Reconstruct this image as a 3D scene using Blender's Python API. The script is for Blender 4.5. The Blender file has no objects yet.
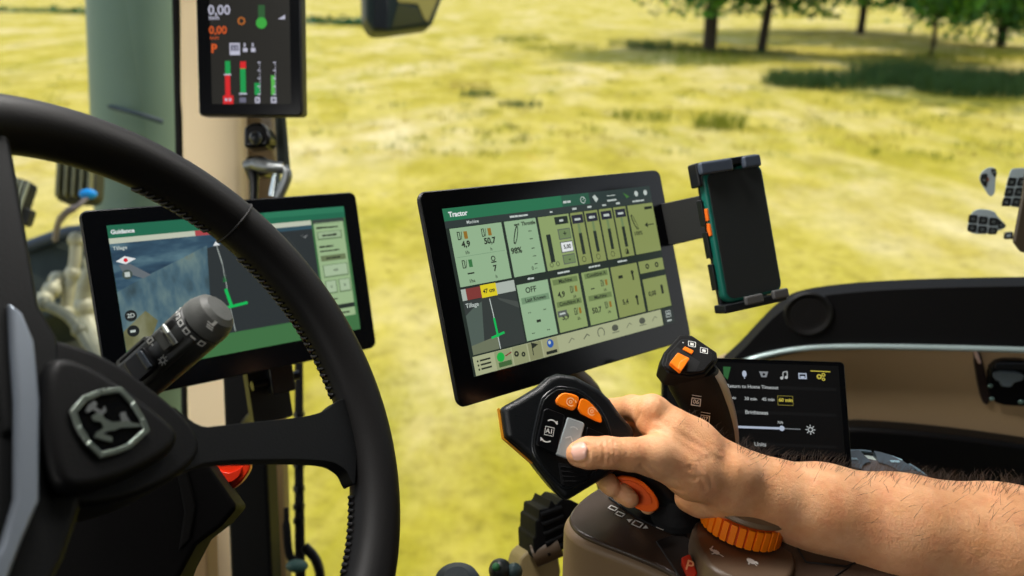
import bpy, bmesh, math, random
import numpy as np
from mathutils import Vector, Matrix, noise as mnoise
random.seed(7); rng = np.random.default_rng(7)
C = bpy.context.scene.collection
FPX = 800.0
CAMZ = 2.6
PITCH = math.radians(21)
CAM = Vector((0, 0, CAMZ))
RT = Vector((1, 0, 0)); FW = Vector((0, math.cos(PITCH), -math.sin(PITCH))); UP = Vector((0, math.sin(PITCH), math.cos(PITCH)))

def cv(v):                       # camera frame (right, down, forward) -> world direction
    return RT*v[0] - UP*v[1] + FW*v[2]
def ray(px, py): return cv(((px-512)/FPX, (py-288)/FPX, 1.0))
def P(px, py, d): return CAM + ray(px, py)*d
def Pz(px, py, z):
    r = ray(px, py); return CAM + r*((z-CAMZ)/r.z)

class Fr:                        # a local frame: origin, x, y, z (columns)
    def __init__(s, o, x, y=None, z=None):
        x = x.normalized()
        if z is None: z = x.cross(y).normalized()
        else: z = z.normalized()
        if y is None or True:
            x = (x - z*x.dot(z)).normalized(); y = z.cross(x).normalized()
        s.o, s.x, s.y, s.z = o.copy(), x, y, z
        s.M = Matrix(((x.x, y.x, z.x, o.x), (x.y, y.y, z.y, o.y), (x.z, y.z, z.z, o.z), (0, 0, 0, 1)))
        s.I = s.M.inverted()
    def px(s, px, py, z=0.0):    # where the sight line through a pixel meets the plane at local height z
        a = s.I @ CAM; b = s.I.to_3x3() @ ray(px, py)
        t = (z - a.z)/b.z; p = a + b*t
        return (p.x, p.y)
    def pts(s, lst, z=0.0): return [s.px(a, b, z) for a, b in lst]
    def w(s, x, y, z=0): return s.M @ Vector((x, y, z))
WORLD = Fr(Vector((0, 0, 0)), Vector((1, 0, 0)), Vector((0, 1, 0)))

# ---------------------------------------------------------------- materials
def lin(c):
    o = []
    for v in c[:3]:
        v /= 255.0
        o.append(v/12.92 if v <= .04045 else ((v+.055)/1.055)**2.4)
    return (*o, 1.0)
MATS = {}
def mat(name, rgb, rough=.5, metal=0.0, spec=.35, emit=0.0, bump=0.0, bscale=200.0, var=0.0, vscale=20.0, sss=0.0, coat=0.0):
    if name in MATS: return MATS[name]
    m = bpy.data.materials.new(name); m.use_nodes = True
    nt = m.node_tree; b = nt.nodes['Principled BSDF']
    col = lin(rgb)
    b.inputs['Base Color'].default_value = col
    b.inputs['Roughness'].default_value = rough
    b.inputs['Metallic'].default_value = metal
    b.inputs['Specular IOR Level'].default_value = spec
    if coat: b.inputs['Coat Weight'].default_value = coat; b.inputs['Coat Roughness'].default_value = .1
    if emit:
        b.inputs['Emission Color'].default_value = col; b.inputs['Emission Strength'].default_value = emit
        b.inputs['Base Color'].default_value = (.004, .004, .004, 1)
    if bump or var:
        tc = nt.nodes.new('ShaderNodeTexCoord')
    if bump:
        n = nt.nodes.new('ShaderNodeTexNoise'); n.inputs['Scale'].default_value = bscale; n.inputs['Detail'].default_value = 4
        nt.links.new(tc.outputs['Object'], n.inputs['Vector'])
        bp = nt.nodes.new('ShaderNodeBump'); bp.inputs['Strength'].default_value = bump; bp.inputs['Distance'].default_value = .002
        nt.links.new(n.outputs['Fac'], bp.inputs['Height']); nt.links.new(bp.outputs['Normal'], b.inputs['Normal'])
    if var:
        n2 = nt.nodes.new('ShaderNodeTexNoise'); n2.inputs['Scale'].default_value = vscale; n2.inputs['Detail'].default_value = 5
        nt.links.new(tc.outputs['Object'], n2.inputs['Vector'])
        mx = nt.nodes.new('ShaderNodeMix'); mx.data_type = 'RGBA'
        mx.inputs['A'].default_value = tuple(v*(1-var) for v in col[:3])+(1,); mx.inputs['B'].default_value = tuple(min(1, v*(1+var)) for v in col[:3])+(1,)
        nt.links.new(n2.outputs['Fac'], mx.inputs['Factor']); nt.links.new(mx.outputs['Result'], b.inputs['Base Color'])
    if sss:
        b.inputs['Subsurface Weight'].default_value = sss
        b.inputs['Subsurface Radius'].default_value = (.006, .002, .001); b.inputs['Subsurface Scale'].default_value = 1.0
    MATS[name] = m
    return m
def glow(rgb, k=1.0):            # one colour of a lit display
    return mat('lit_%d_%d_%d' % tuple(rgb[:3]), rgb, .35, 0, .08, emit=k*.80)

# ---------------------------------------------------------------- mesh building
class MB:
    def __init__(s): s.v = []; s.f = []; s.m = []; s.sm = []; s.mats = []
    def mi(s, m):
        if m not in s.mats: s.mats.append(m)
        return s.mats.index(m)
    def add(s, verts, faces, m, smooth=False):
        o = len(s.v); i = s.mi(m)
        s.v += [Vector(v) for v in verts]
        for f in faces: s.f.append([k+o for k in f]); s.m.append(i); s.sm.append(smooth)
    def quad(s, a, b, c, d, m): s.add([a, b, c, d], [(0, 1, 2, 3)], m)
    def poly(s, F, pts, z, m): s.add([F.w(x, y, z) for x, y in pts], [tuple(range(len(pts)))], m)
    def rect(s, F, x0, y0, x1, y1, z, m): s.poly(F, [(x0, y0), (x1, y0), (x1, y1), (x0, y1)], z, m)
    def prism(s, F, pts, z0, z1, m, scale1=1.0, cx=None, smooth=False):
        n = len(pts)
        a = sum(pts[i][0]*pts[(i+1) % n][1]-pts[(i+1) % n][0]*pts[i][1] for i in range(n))
        if a < 0: pts = pts[::-1]
        cxx = sum(p[0] for p in pts)/n; cyy = sum(p[1] for p in pts)/n
        bot = [F.w(x, y, z0) for x, y in pts]
        top = [F.w(cxx+(x-cxx)*scale1, cyy+(y-cyy)*scale1, z1) for x, y in pts]
        fs = [tuple(range(n-1, -1, -1)), tuple(range(n, 2*n))]
        fs += [(i, (i+1) % n, n+(i+1) % n, n+i) for i in range(n)]
        s.add(bot+top, fs, m, smooth)
    def box(s, F, c, size, m):
        x, y, z = c; a, b, d = size[0]/2, size[1]/2, size[2]/2
        s.prism(F, [(x-a, y-b), (x+a, y-b), (x+a, y+b), (x-a, y+b)], z-d, z+d, m)
    def tube(s, pts, rad, m, n=12, cap=True, flat=1.0, up=None):
        pts = [Vector(p) for p in pts]
        if not isinstance(rad, (list, tuple)): rad = [rad]*len(pts)
        rings = []; prev = None
        for i, p in enumerate(pts):
            t = (pts[min(i+1, len(pts)-1)] - pts[max(i-1, 0)]).normalized()
            if prev is None:
                a = up if up is not None else (Vector((0, 0, 1)) if abs(t.z) < .9 else Vector((1, 0, 0)))
                u = t.cross(a).normalized()
            else: u = (prev - t*prev.dot(t)).normalized()
            prev = u; w = t.cross(u)
            rings.append([p + (u*math.cos(2*math.pi*k/n) + w*math.sin(2*math.pi*k/n)*flat)*rad[i] for k in range(n)])
        vs = [v for r in rings for v in r]
        fs = [(i*n+k, i*n+(k+1) % n, (i+1)*n+(k+1) % n, (i+1)*n+k) for i in range(len(pts)-1) for k in range(n)]
        s.add(vs, fs, m, True)
        if cap: s.add(rings[0][::-1], [tuple(range(n))], m); s.add(rings[-1], [tuple(range(n))], m)
    def lathe(s, F, prof, m, n=40, mats=None):   # prof: (r, z) about the frame's z axis
        vs = [F.w(r*math.cos(2*math.pi*k/n), r*math.sin(2*math.pi*k/n), z) for r, z in prof for k in range(n)]
        for i in range(len(prof)-1):
            s_m = mats[i] if mats else m
            o = [(i*n+k, i*n+(k+1) % n, (i+1)*n+(k+1) % n, (i+1)*n+k) for k in range(n)]
            used = vs[i*n:(i+2)*n]
            s.add(used, [tuple(q-i*n for q in f) for f in o], s_m, True)
    def grid(s, rows, m, smooth=True):
        n = len(rows[0]); vs = [v for r in rows for v in r]
        s.add(vs, [(i*n+k, i*n+k+1, (i+1)*n+k+1, (i+1)*n+k) for i in range(len(rows)-1) for k in range(n-1)], m, smooth)
    def ball(s, c, r, m, n=12, sq=(1, 1, 1), F=WORLD):
        vs = []; 
        for i in range(n//2+1):
            th = math.pi*i/(n//2)
            for k in range(n):
                ph = 2*math.pi*k/n
                d = F.M.to_3x3() @ Vector((math.sin(th)*math.cos(ph)*sq[0], math.sin(th)*math.sin(ph)*sq[1], math.cos(th)*sq[2]))
                vs.append(Vector(c)+d*r)
        s.add(vs, [(i*n+k, (i+1)*n+k, (i+1)*n+(k+1) % n, i*n+(k+1) % n) for i in range(n//2) for k in range(n)], m, True)
    def disc(s, F, cx, cy, r, z, m, n=20, ry=None):
        ry = ry or r
        s.poly(F, [(cx+r*math.cos(2*math.pi*k/n), cy+ry*math.sin(2*math.pi*k/n)) for k in range(n)], z, m)
    def ring(s, F, cx, cy, r0, r1, z, m, n=24, a0=0, a1=2*math.pi):
        k2 = [a0+(a1-a0)*k/n for k in range(n+1)]
        s.grid([[F.w(cx+r0*math.cos(a), cy+r0*math.sin(a), z) for a in k2], [F.w(cx+r1*math.cos(a), cy+r1*math.sin(a), z) for a in k2]][::-1], m, False)
    def stroke(s, F, pts, wd, z, m):
        for (x0, y0), (x1, y1) in zip(pts[:-1], pts[1:]):
            L = math.hypot(x1-x0, y1-y0) or 1e-9; nx, ny = -(y1-y0)/L*wd/2, (x1-x0)/L*wd/2
            ex, ey = (x1-x0)/L*wd*.3, (y1-y0)/L*wd*.3
            s.poly(F, [(x0-nx-ex, y0-ny-ey), (x1-nx+ex, y1-ny+ey), (x1+nx+ex, y1+ny+ey), (x0+nx-ex, y0+ny-ey)], z, m)
    def frame(s, F, x0, y0, x1, y1, wd, z, m):
        s.rect(F, x0, y0, x1, y0+wd, z, m); s.rect(F, x0, y1-wd, x1, y1, z, m); s.rect(F, x0, y0, x0+wd, y1, z, m); s.rect(F, x1-wd, y0, x1, y1, z, m)
    def text(s, F, txt, x, y, size, z, m, align='LEFT', bold=0.0, rot=0.0):
        cu = bpy.data.curves.new('lettering', 'FONT'); cu.body = txt; cu.size = size; cu.align_x = align; cu.align_y = 'CENTER'
        cu.offset = bold*size; cu.resolution_u = 3
        o = bpy.data.objects.new('lettering', cu); C.objects.link(o)
        bpy.context.view_layer.update()
        me = bpy.data.meshes.new_from_object(o.evaluated_get(bpy.context.evaluated_depsgraph_get()))
        c, sn = math.cos(rot), math.sin(rot)
        s.add([F.w(x+v.co.x*c-v.co.y*sn, y+v.co.x*sn+v.co.y*c, z) for v in me.vertices], [tuple(p.vertices) for p in me.polygons], m)
        bpy.data.objects.remove(o); bpy.data.curves.remove(cu); bpy.data.meshes.remove(me)

def chaikin(pts, n=2, q=.25):
    for _ in range(n):
        o = []
        for i in range(len(pts)):
            a, b = pts[i], pts[(i+1) % len(pts)]
            o += [(a[0]+(b[0]-a[0])*q, a[1]+(b[1]-a[1])*q), (a[0]+(b[0]-a[0])*(1-q), a[1]+(b[1]-a[1])*(1-q))]
        pts = o
    return pts
def rrect(x0, y0, x1, y1, r, n=5):
    o = []
    for cx, cy, a in ((x1-r, y1-r, 0), (x0+r, y1-r, 90), (x0+r, y0+r, 180), (x1-r, y0+r, 270)):
        for k in range(n+1):
            t = math.radians(a+90*k/n); o.append((cx+r*math.cos(t), cy+r*math.sin(t)))
    return o
def crom(pts, k=6):              # smooth path through points
    pts = [Vector(p) for p in pts]; o = []
    for i in range(len(pts)-1):
        a, b, c, d = pts[max(i-1, 0)], pts[i], pts[i+1], pts[min(i+2, len(pts)-1)]
        for j in range(k):
            t = j/k
            o.append(.5*((2*b)+(c-a)*t+(2*a-5*b+4*c-d)*t*t+(3*b-a-3*c+d)*t**3))
    o.append(pts[-1]); return o

WM = {}
def link(name, mb, parent=None, bevel=0.0, seg=2, sub=0, kind=None):
    me = bpy.data.meshes.new(name)
    I = WM[parent.name].inverted() if parent is not None else None
    if parent is None:            # own origin at its base centre
        xs = [v.x for v in mb.v]; ys = [v.y for v in mb.v]; zs = [v.z for v in mb.v]
        base = Vector(((min(xs)+max(xs))/2, (min(ys)+max(ys))/2, min(zs))); I = Matrix.Translation(-base)
    me.from_pydata([I @ v for v in mb.v], [], mb.f)
    for m in mb.mats: me.materials.append(m)
    for p, i, sm in zip(me.polygons, mb.m, mb.sm): p.material_index = i; p.use_smooth = sm
    me.update()
    o = bpy.data.objects.new(name, me); C.objects.link(o)
    if parent is not None: o.parent = parent; WM[o.name] = WM[parent.name].copy()
    else: o.location = base; WM[o.name] = Matrix.Translation(base)
    if bevel:
        bv = o.modifiers.new('edge', 'BEVEL'); bv.width = bevel; bv.segments = seg; bv.limit_method = 'ANGLE'; bv.angle_limit = math.radians(32)
        for p in me.polygons: p.use_smooth = True
        bv.harden_normals = True
    if kind: o['kind'] = kind
    return o
def tag(o, label=None, cat=None, group=None, kind=None):
    if label: o['label'] = label
    if cat: o['category'] = cat
    if group: o['group'] = group
    if kind: o['kind'] = kind
    return o
def thing(name, label, cat, F, group=None, kind=None):
    o = bpy.data.objects.new(name, None); C.objects.link(o); o.empty_display_size = .02
    o.matrix_world = F.M if isinstance(F, Fr) else Matrix.Translation(F)
    WM[o.name] = o.matrix_world.copy()
    return tag(o, label, cat, group, kind)

# ---------------------------------------------------------------- soft bodies: a distance field turned into one closed surface
class Field:
    def __init__(s, lo, hi, h):
        s.lo = np.array(lo, float); s.h = h
        s.n = np.ceil((np.array(hi)-s.lo)/h).astype(int)+1
        ax = [s.lo[i]+h*np.arange(s.n[i]) for i in range(3)]
        s.X = np.stack(np.meshgrid(*ax, indexing='ij'), -1).astype(np.float32)
        s.d = np.full(s.n, 1e3, np.float32)
    @staticmethod
    def smin(a, b, k):
        if k <= 0: return np.minimum(a, b)
        h = np.clip(.5+.5*(b-a)/k, 0, 1); return b*(1-h)+a*h-k*h*(1-h)
    def cap(s, a, b, r1, r2):
        a = np.array(a, np.float32); b = np.array(b, np.float32); ba = b-a
        pa = s.X-a; t = np.clip((pa@ba)/max(1e-12, ba@ba), 0, 1)
        return np.linalg.norm(pa-t[..., None]*ba, axis=-1)-(r1+(r2-r1)*t)
    def chain(s, pts, rs, k):
        d = None
        for i in range(len(pts)-1):
            c = s.cap(pts[i], pts[i+1], rs[i], rs[i+1]); d = c if d is None else s.smin(d, c, k)
        return d
    def mesh(s):
        d = s.d; n = s.n; ins = d < 0
        nc = n-1
        cnt = np.zeros(nc, np.int8)
        for i in (0, 1):
            for j in (0, 1):
                for k in (0, 1): cnt += ins[i:nc[0]+i, j:nc[1]+j, k:nc[2]+k]
        act = (cnt > 0) & (cnt < 8); idx = -np.ones(nc, np.int64); cells = np.argwhere(act); idx[act] = np.arange(len(cells))
        acc = np.zeros((len(cells), 3)); num = np.zeros(len(cells))
        cor = [(i, j, k) for i in (0, 1) for j in (0, 1) for k in (0, 1)]
        for a in cor:
            for ax in range(3):
                if a[ax]: continue
                b = list(a); b[ax] = 1
                da = d[cells[:, 0]+a[0], cells[:, 1]+a[1], cells[:, 2]+a[2]]; db = d[cells[:, 0]+b[0], cells[:, 1]+b[1], cells[:, 2]+b[2]]
                cr = (da < 0) != (db < 0); t = np.where(cr, da/np.where(cr, da-db, 1), 0)
                p = np.array(a, float)[None]+np.zeros((len(cells), 3)); p[:, ax] = t
                acc[cr] += p[cr]; num[cr] += 1
        V = s.lo+(cells+acc/num[:, None])*s.h
        Fc = []
        for ax in range(3):
            o = [(1, 2), (2, 0), (0, 1)][ax]
            sl0 = [slice(1, nc[q]) for q in range(3)]; sl0[ax] = slice(0, nc[ax])
            i0 = ins[tuple(sl0)]; sl1 = list(sl0); sl1[ax] = slice(1, nc[ax]+1); i1 = ins[tuple(sl1)]
            e = np.argwhere(i0 != i1); off = np.array([1, 1, 1]); off[ax] = 0; e = e+off
            flip = ins[e[:, 0], e[:, 1], e[:, 2]]
            def g(u, v):
                q = e.copy(); q[:, o[0]] -= u; q[:, o[1]] -= v; return idx[q[:, 0], q[:, 1], q[:, 2]]
            qd = np.stack([g(1, 1), g(0, 1), g(0, 0), g(1, 0)], 1)
            qd[~flip] = qd[~flip][:, ::-1]
            Fc.append(qd)
        return V, np.concatenate(Fc)
def soft_obj(name, V, Fc, m, parent=None, smooth_it=4, mod=None):
    # relax the surface a little, then link it
    V = V.copy(); n = len(V)
    a_, b_, c_, d_ = (V[Fc[:, k]] for k in range(4))
    if np.einsum('ij,ij->i', a_, np.cross(b_, c_)).sum()+np.einsum('ij,ij->i', a_, np.cross(c_, d_)).sum() < 0: Fc[:] = Fc[:, ::-1].copy()
    for _ in range(smooth_it):
        acc = np.zeros_like(V); c = np.zeros(n)
        for a in range(4):
            b = (a+1) % 4
            np.add.at(acc, Fc[:, a], V[Fc[:, b]]); np.add.at(c, Fc[:, a], 1); np.add.at(acc, Fc[:, b], V[Fc[:, a]]); np.add.at(c, Fc[:, b], 1)
        V = V*.4+.6*acc/np.maximum(c, 1)[:, None]
    mb = MB(); mb.v = [Vector(v) for v in V]; mb.f = Fc.tolist(); mb.m = [0]*len(Fc); mb.sm = [True]*len(Fc); mb.mats = [m]
    if mod is not None:
        V = mod(V, Fc); mb.v = [Vector(v) for v in V]
    return link(name, mb, parent), V
# ---------------------------------------------------------------- camera, view, light
cam_d = bpy.data.cameras.new('camera'); cam = bpy.data.objects.new('camera', cam_d); C.objects.link(cam)
cam.location = CAM; cam.rotation_euler = (math.radians(90)-PITCH, 0, 0)
cam_d.sensor_width = 36; cam_d.lens = 36*FPX/1024; cam_d.clip_start = .02; cam_d.clip_end = 600
cam_d.dof.use_dof = True; cam_d.dof.focus_distance = .68; cam_d.dof.aperture_fstop = 4.6
sc = bpy.context.scene; sc.camera = cam
sc.view_settings.view_transform = 'Standard'; sc.view_settings.look = 'None'; sc.view_settings.exposure = .15; sc.view_settings.gamma = 1
sc.view_settings.use_curve_mapping = False

w = bpy.data.worlds.new('sky'); sc.world = w; w.use_nodes = True; nt = w.node_tree
bg = nt.nodes['Background']; tc = nt.nodes.new('ShaderNodeTexCoord'); sx = nt.nodes.new('ShaderNodeSeparateXYZ'); rp = nt.nodes.new('ShaderNodeValToRGB')
nt.links.new(tc.outputs['Generated'], sx.inputs[0]); nt.links.new(sx.outputs['Z'], rp.inputs['Fac']); nt.links.new(rp.outputs['Color'], bg.inputs['Color'])
rp.color_ramp.elements[0].position = 0; rp.color_ramp.elements[0].color = (.95, .95, .92, 1)
rp.color_ramp.elements[1].position = .8; rp.color_ramp.elements[1].color = (.42, .58, .85, 1)
bg.inputs['Strength'].default_value = 1.25
sun_d = bpy.data.lights.new('sun', 'SUN'); sun = bpy.data.objects.new('sun', sun_d); C.objects.link(sun)
SUN = Vector((-.46, -.36, -.81)).normalized()
sun.rotation_euler = SUN.to_track_quat('-Z', 'Y').to_euler(); sun_d.energy = 3.6; sun_d.angle = math.radians(.6); sun_d.color = (1, .925, .79)

# ---------------------------------------------------------------- the field
def ground_mat():
    m = bpy.data.materials.new('dry_meadow'); m.use_nodes = True; nt = m.node_tree; b = nt.nodes['Principled BSDF']; L = nt.links.new
    tc = nt.nodes.new('ShaderNodeTexCoord')
    def noise(scale, sc3=(1, 1, 1), det=6, rough=.6, dist=0.0):
        mp = nt.nodes.new('ShaderNodeMapping'); mp.inputs['Scale'].default_value = sc3; L(tc.outputs['Object'], mp.inputs['Vector'])
        n = nt.nodes.new('ShaderNodeTexNoise'); n.inputs['Scale'].default_value = scale; n.inputs['Detail'].default_value = det; n.inputs['Roughness'].default_value = rough
        n.inputs['Distortion'].default_value = dist
        L(mp.outputs[0], n.inputs['Vector']); return n.outputs['Fac']
    def ramp(f, stops):
        r = nt.nodes.new('ShaderNodeValToRGB'); e = r.color_ramp.elements
        while len(e) < len(stops): e.new(.5)
        for q, (p, c) in zip(e, stops): q.position = p; q.color = lin(c) if len(c) == 3 else c
        L(f, r.inputs['Fac']); return r.outputs['Color']
    def mix(fac, a, c, mode='MIX'):
        x = nt.nodes.new('ShaderNodeMix'); x.data_type = 'RGBA'; x.blend_type = mode
        for s, v in (('Factor', fac), ('A', a), ('B', c)):
            if isinstance(v, (float, tuple)): x.inputs[s].default_value = v
            else: L(v, x.inputs[s])
        return x.outputs['Result']
    BW = ((0, 0, 0, 1), (1, 1, 1, 1))
    base = ramp(noise(.9, (1, .7, 1), 8, .62), [(.28, (158, 144, 38)), (.44, (184, 168, 56)), (.58, (204, 186, 88)), (.74, (222, 204, 138))])
    big = ramp(noise(.3, (1, .5, 1), 5, .6), [(.47, BW[0]), (.64, BW[1])])
    col = mix(big, base, ramp(noise(1.3, (1, .6, 1), 7), [(.34, (196, 176, 84)), (.62, (230, 212, 158))]))
    green = ramp(noise(.36, (1, .55, 1), 8, .7, .5), [(.51, BW[0]), (.64, BW[1])])
    g2 = nt.nodes.new('ShaderNodeMath'); g2.operation = 'MULTIPLY'; L(green, g2.inputs[0]); g2.inputs[1].default_value = .85
    col = mix(g2.outputs[0], col, ramp(noise(3, (1, .7, 1), 6), [(.3, (146, 140, 18)), (.7, (188, 174, 40))]))
    tuft = ramp(noise(1.6, (1, .45, 1), 8, .72), [(.62, BW[0]), (.74, BW[1])])
    t2 = nt.nodes.new('ShaderNodeMath'); t2.operation = 'MULTIPLY'; L(tuft, t2.inputs[0]); t2.inputs[1].default_value = .6
    col = mix(t2.outputs[0], col, lin((112, 98, 26)))
    col = mix(1.0, col, ramp(noise(7, (1, 1, 1), 8, .75), [(.30, (.50, .49, .42, 1)), (.47, (.86, .85, .82, 1)), (.62, (1, 1, 1, 1))]), 'MULTIPLY')
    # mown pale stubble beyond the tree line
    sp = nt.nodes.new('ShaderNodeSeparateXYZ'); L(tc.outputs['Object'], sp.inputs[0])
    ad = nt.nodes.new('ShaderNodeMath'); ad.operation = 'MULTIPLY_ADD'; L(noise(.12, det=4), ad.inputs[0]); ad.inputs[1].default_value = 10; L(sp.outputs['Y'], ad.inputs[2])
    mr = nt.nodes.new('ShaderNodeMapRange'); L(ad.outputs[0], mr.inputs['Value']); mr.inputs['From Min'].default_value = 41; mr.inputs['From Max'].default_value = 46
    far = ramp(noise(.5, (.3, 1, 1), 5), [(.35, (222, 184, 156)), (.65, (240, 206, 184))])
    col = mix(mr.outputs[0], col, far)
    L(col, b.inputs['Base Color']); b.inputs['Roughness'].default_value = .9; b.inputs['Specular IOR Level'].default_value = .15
    bp = nt.nodes.new('ShaderNodeBump'); bp.inputs['Strength'].default_value = .5; bp.inputs['Distance'].default_value = .08
    L(noise(5, (1, 1, 1), 9, .75), bp.inputs['Height']); L(bp.outputs[0], b.inputs['Normal'])
    return m
def gh(x, y): return .10*mnoise.noise(Vector((x*.12, y*.12, 0))) + .05*mnoise.noise(Vector((x*.6, y*.6, 3)))
mb = MB(); GM = ground_mat()
ys = [-6+.5*i for i in range(100)] + [44+2*i for i in range(30)] + [110+20*i for i in range(16)]
xs = [-300+20*i for i in range(12)] + [-60+1.0*i for i in range(121)] + [80+20*i for i in range(12)]
mb.grid([[Vector((x, y, gh(x, y))) for x in xs] for y in ys][::-1], GM)
tag(link('field_ground', mb), 'sunlit dry yellow meadow outside the cab windows', 'field', kind='structure')

# grass tufts standing in the meadow
def blades(mb, x, y, n, r, h, m):
    for _ in range(n):
        a = rng.uniform(0, 6.283); q = r*math.sqrt(rng.uniform(0, 1)); bx = x+q*math.cos(a); by = y+q*math.sin(a); z = gh(bx, by)
        hh = h*rng.uniform(.5, 1.1); ln = rng.normal(0, .35, 2)*hh; a2 = rng.uniform(0, 3.14); wx, wy = .012*math.cos(a2), .012*math.sin(a2)
        mb.add([(bx-wx, by-wy, z-.02), (bx+wx, by+wy, z-.02), (bx+ln[0]*.5+wx*.7, by+ln[1]*.5+wy*.7, z+hh*.6), (bx+ln[0]*.5-wx*.7, by+ln[1]*.5-wy*.7, z+hh*.6), (bx+ln[0], by+ln[1], z+hh)],
               [(0, 1, 2, 3), (3, 2, 4)], m)
mg = MB()
GR = [mat('blade_green', (128, 136, 30), .7), mat('blade_straw', (190, 172, 84), .8), mat('blade_dark_shade', (56, 84, 34), .8)]  # darkest blades also put tree shade into the grass colour
def gpt(px, py): 
    p = Pz(px, py, 0); return p.x, p.y
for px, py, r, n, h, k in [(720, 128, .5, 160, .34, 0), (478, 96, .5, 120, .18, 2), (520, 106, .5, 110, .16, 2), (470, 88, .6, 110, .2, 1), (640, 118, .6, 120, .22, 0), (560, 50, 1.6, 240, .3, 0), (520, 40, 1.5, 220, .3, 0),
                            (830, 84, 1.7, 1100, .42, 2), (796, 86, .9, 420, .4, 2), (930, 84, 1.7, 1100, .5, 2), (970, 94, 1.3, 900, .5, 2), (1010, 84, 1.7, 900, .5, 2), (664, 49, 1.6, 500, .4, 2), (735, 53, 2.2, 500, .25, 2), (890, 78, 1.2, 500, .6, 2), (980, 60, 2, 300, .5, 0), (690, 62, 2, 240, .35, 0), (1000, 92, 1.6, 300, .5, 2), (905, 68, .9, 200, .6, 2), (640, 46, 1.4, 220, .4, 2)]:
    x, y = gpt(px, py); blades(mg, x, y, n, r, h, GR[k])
for _ in range(420):
    px = rng.uniform(0, 1024); py = rng.uniform(40, 160); x, y = gpt(px, py); blades(mg, x, y, 9, .25, .12, GR[int(rng.integers(0, 2))])
tag(link('meadow_grass', mg), 'loose tufts of grass growing in the sunlit meadow, some darkened as tree shade', 'grass', kind='stuff')

# trees
BARK = mat('bark', (58, 50, 40), .9, bump=.6, bscale=6, var=.3, vscale=3)
LEAF = [mat('leaf_bright', (98, 156, 48), .6), mat('leaf_mid', (68, 124, 44), .6), mat('leaf_deep', (42, 90, 40), .6)]
def tree(label, x, y, trunk_h, tr, cr, ch, n, lean=0.0, droop=0.0, seed=1, leaf=.16):
    r2 = np.random.default_rng(seed); z0 = gh(x, y)
    t = thing('meadow_tree', label, 'tree', Vector((x, y, z0)), 'trees in the meadow')
    mb = MB(); top = Vector((x+lean, y, z0+trunk_h+ch*.55))
    mb.tube(crom([(x, y, z0-.1), (x+lean*.2, y, z0+trunk_h*.5), (x+lean*.5, y+.1, z0+trunk_h), tuple(top)], 4), [tr*1.35, tr*1.1]+[tr]*6+[tr*.8, tr*.6, tr*.4, tr*.3, tr*.2], BARK, 9)
    for k in range(7):
        a = 6.283*k/7+.3; p0 = Vector((x+lean*.5, y, z0+trunk_h*(.9+.09*k))); p2 = p0+Vector((math.cos(a)*cr*.75, math.sin(a)*cr*.75, ch*.25))
        mb.tube([p0, (p0+p2)/2+Vector((0, 0, .25)), p2], [tr*.4, tr*.25, tr*.08], BARK, 6)
    link('trunk', mb, t)
    mb = MB()
    cl = []
    for _ in range(70):
        u = r2.normal(0, 1, 3); u /= np.linalg.norm(u); q = r2.uniform(.55, 1.0)
        cl.append(np.array([x+lean+u[0]*cr*q, y+u[1]*cr*q, z0+trunk_h+ch*.5+u[2]*ch*.5*q-droop*max(0, q-.7)*2*abs(u[0])]))
    for _ in range(n):
        c = cl[int(r2.integers(0, len(cl)))]; p = c+r2.normal(0, .36*cr/2.6, 3)
        p[2] = max(p[2], z0+trunk_h*.86-droop)
        a = r2.normal(0, 1, 3); a /= np.linalg.norm(a); b = np.cross(a, r2.normal(0, 1, 3)); b /= np.linalg.norm(b)
        s = leaf*r2.uniform(.6, 1.3)
        mb.add([p-a*s, p+b*s*.55, p+a*s, p-b*s*.55], [(0, 1, 2, 3)], LEAF[int(r2.integers(0, 3))])
    f = link('foliage', mb, t)
    return t
def gxy(px, py):
    p = Pz(px, py, 0); return p.x, p.y
x, y = gxy(709, 52); tree('stout dark trunked tree, the left one of the close pair at the field edge', x, y, 1.75, .27, 3.4, 5.0, 9000, 0, .1, 3)
x, y = gxy(761, 51); tree('slimmer trunked tree, the right one of the close pair at the field edge', x, y, 1.7, .18, 3.4, 4.6, 9000, .3, .1, 4)
x, y = gxy(931, 56); tree('pale slender tree with drooping leaves at the right of the field', x, y, 1.45, .08, 2.6, 4.2, 7000, 0, .4, 5)
x, y = gxy(860, 34); tree('leafy tree beyond the slender tree, its leaves level with the top edge of the view', x, y, 2.2, .2, 6.5, 6.5, 11000, 0, .4, 6, .24)
x, y = gxy(1062, 80); tree('tree just outside the right edge of the view that shades the grass', x, y, 2.3, .2, 4.6, 4.5, 9000, 0, 0, 8, .2)
x, y = gxy(1000, 46); tree('broad leafy tree reaching into the top right corner', x, y, .95, .2, 3.4, 5.0, 10000, 0, .5, 7)
# far field-edge hedge
mb = MB(); r2 = np.random.default_rng(11)
HL = [Vector(gxy(*q)) for q in ((-160, 11), (45, 12.5), (200, 19), (335, 25), (400, 27))]
for k in range(2200):
    q = r2.uniform(0, len(HL)-1.001); i0 = int(q); pt = HL[i0].lerp(HL[i0+1], q-i0); x = pt.x+r2.normal(0, .3); y = pt.y+r2.normal(0, .5)
    z = abs(r2.normal(0, .20)); s = r2.uniform(.12, .3)
    a = r2.normal(0, 1, 3); a /= np.linalg.norm(a); b = np.cross(a, r2.normal(0, 1, 3)); b /= np.linalg.norm(b); p = np.array([x, y, z])
    mb.add([p-a*s, p+b*s*.6, p+a*s, p-b*s*.6], [(0, 1, 2, 3)], LEAF[2])
tag(link('field_hedge', mb), 'low dark green hedge line far across the meadow', 'hedge', kind='stuff')

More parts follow.
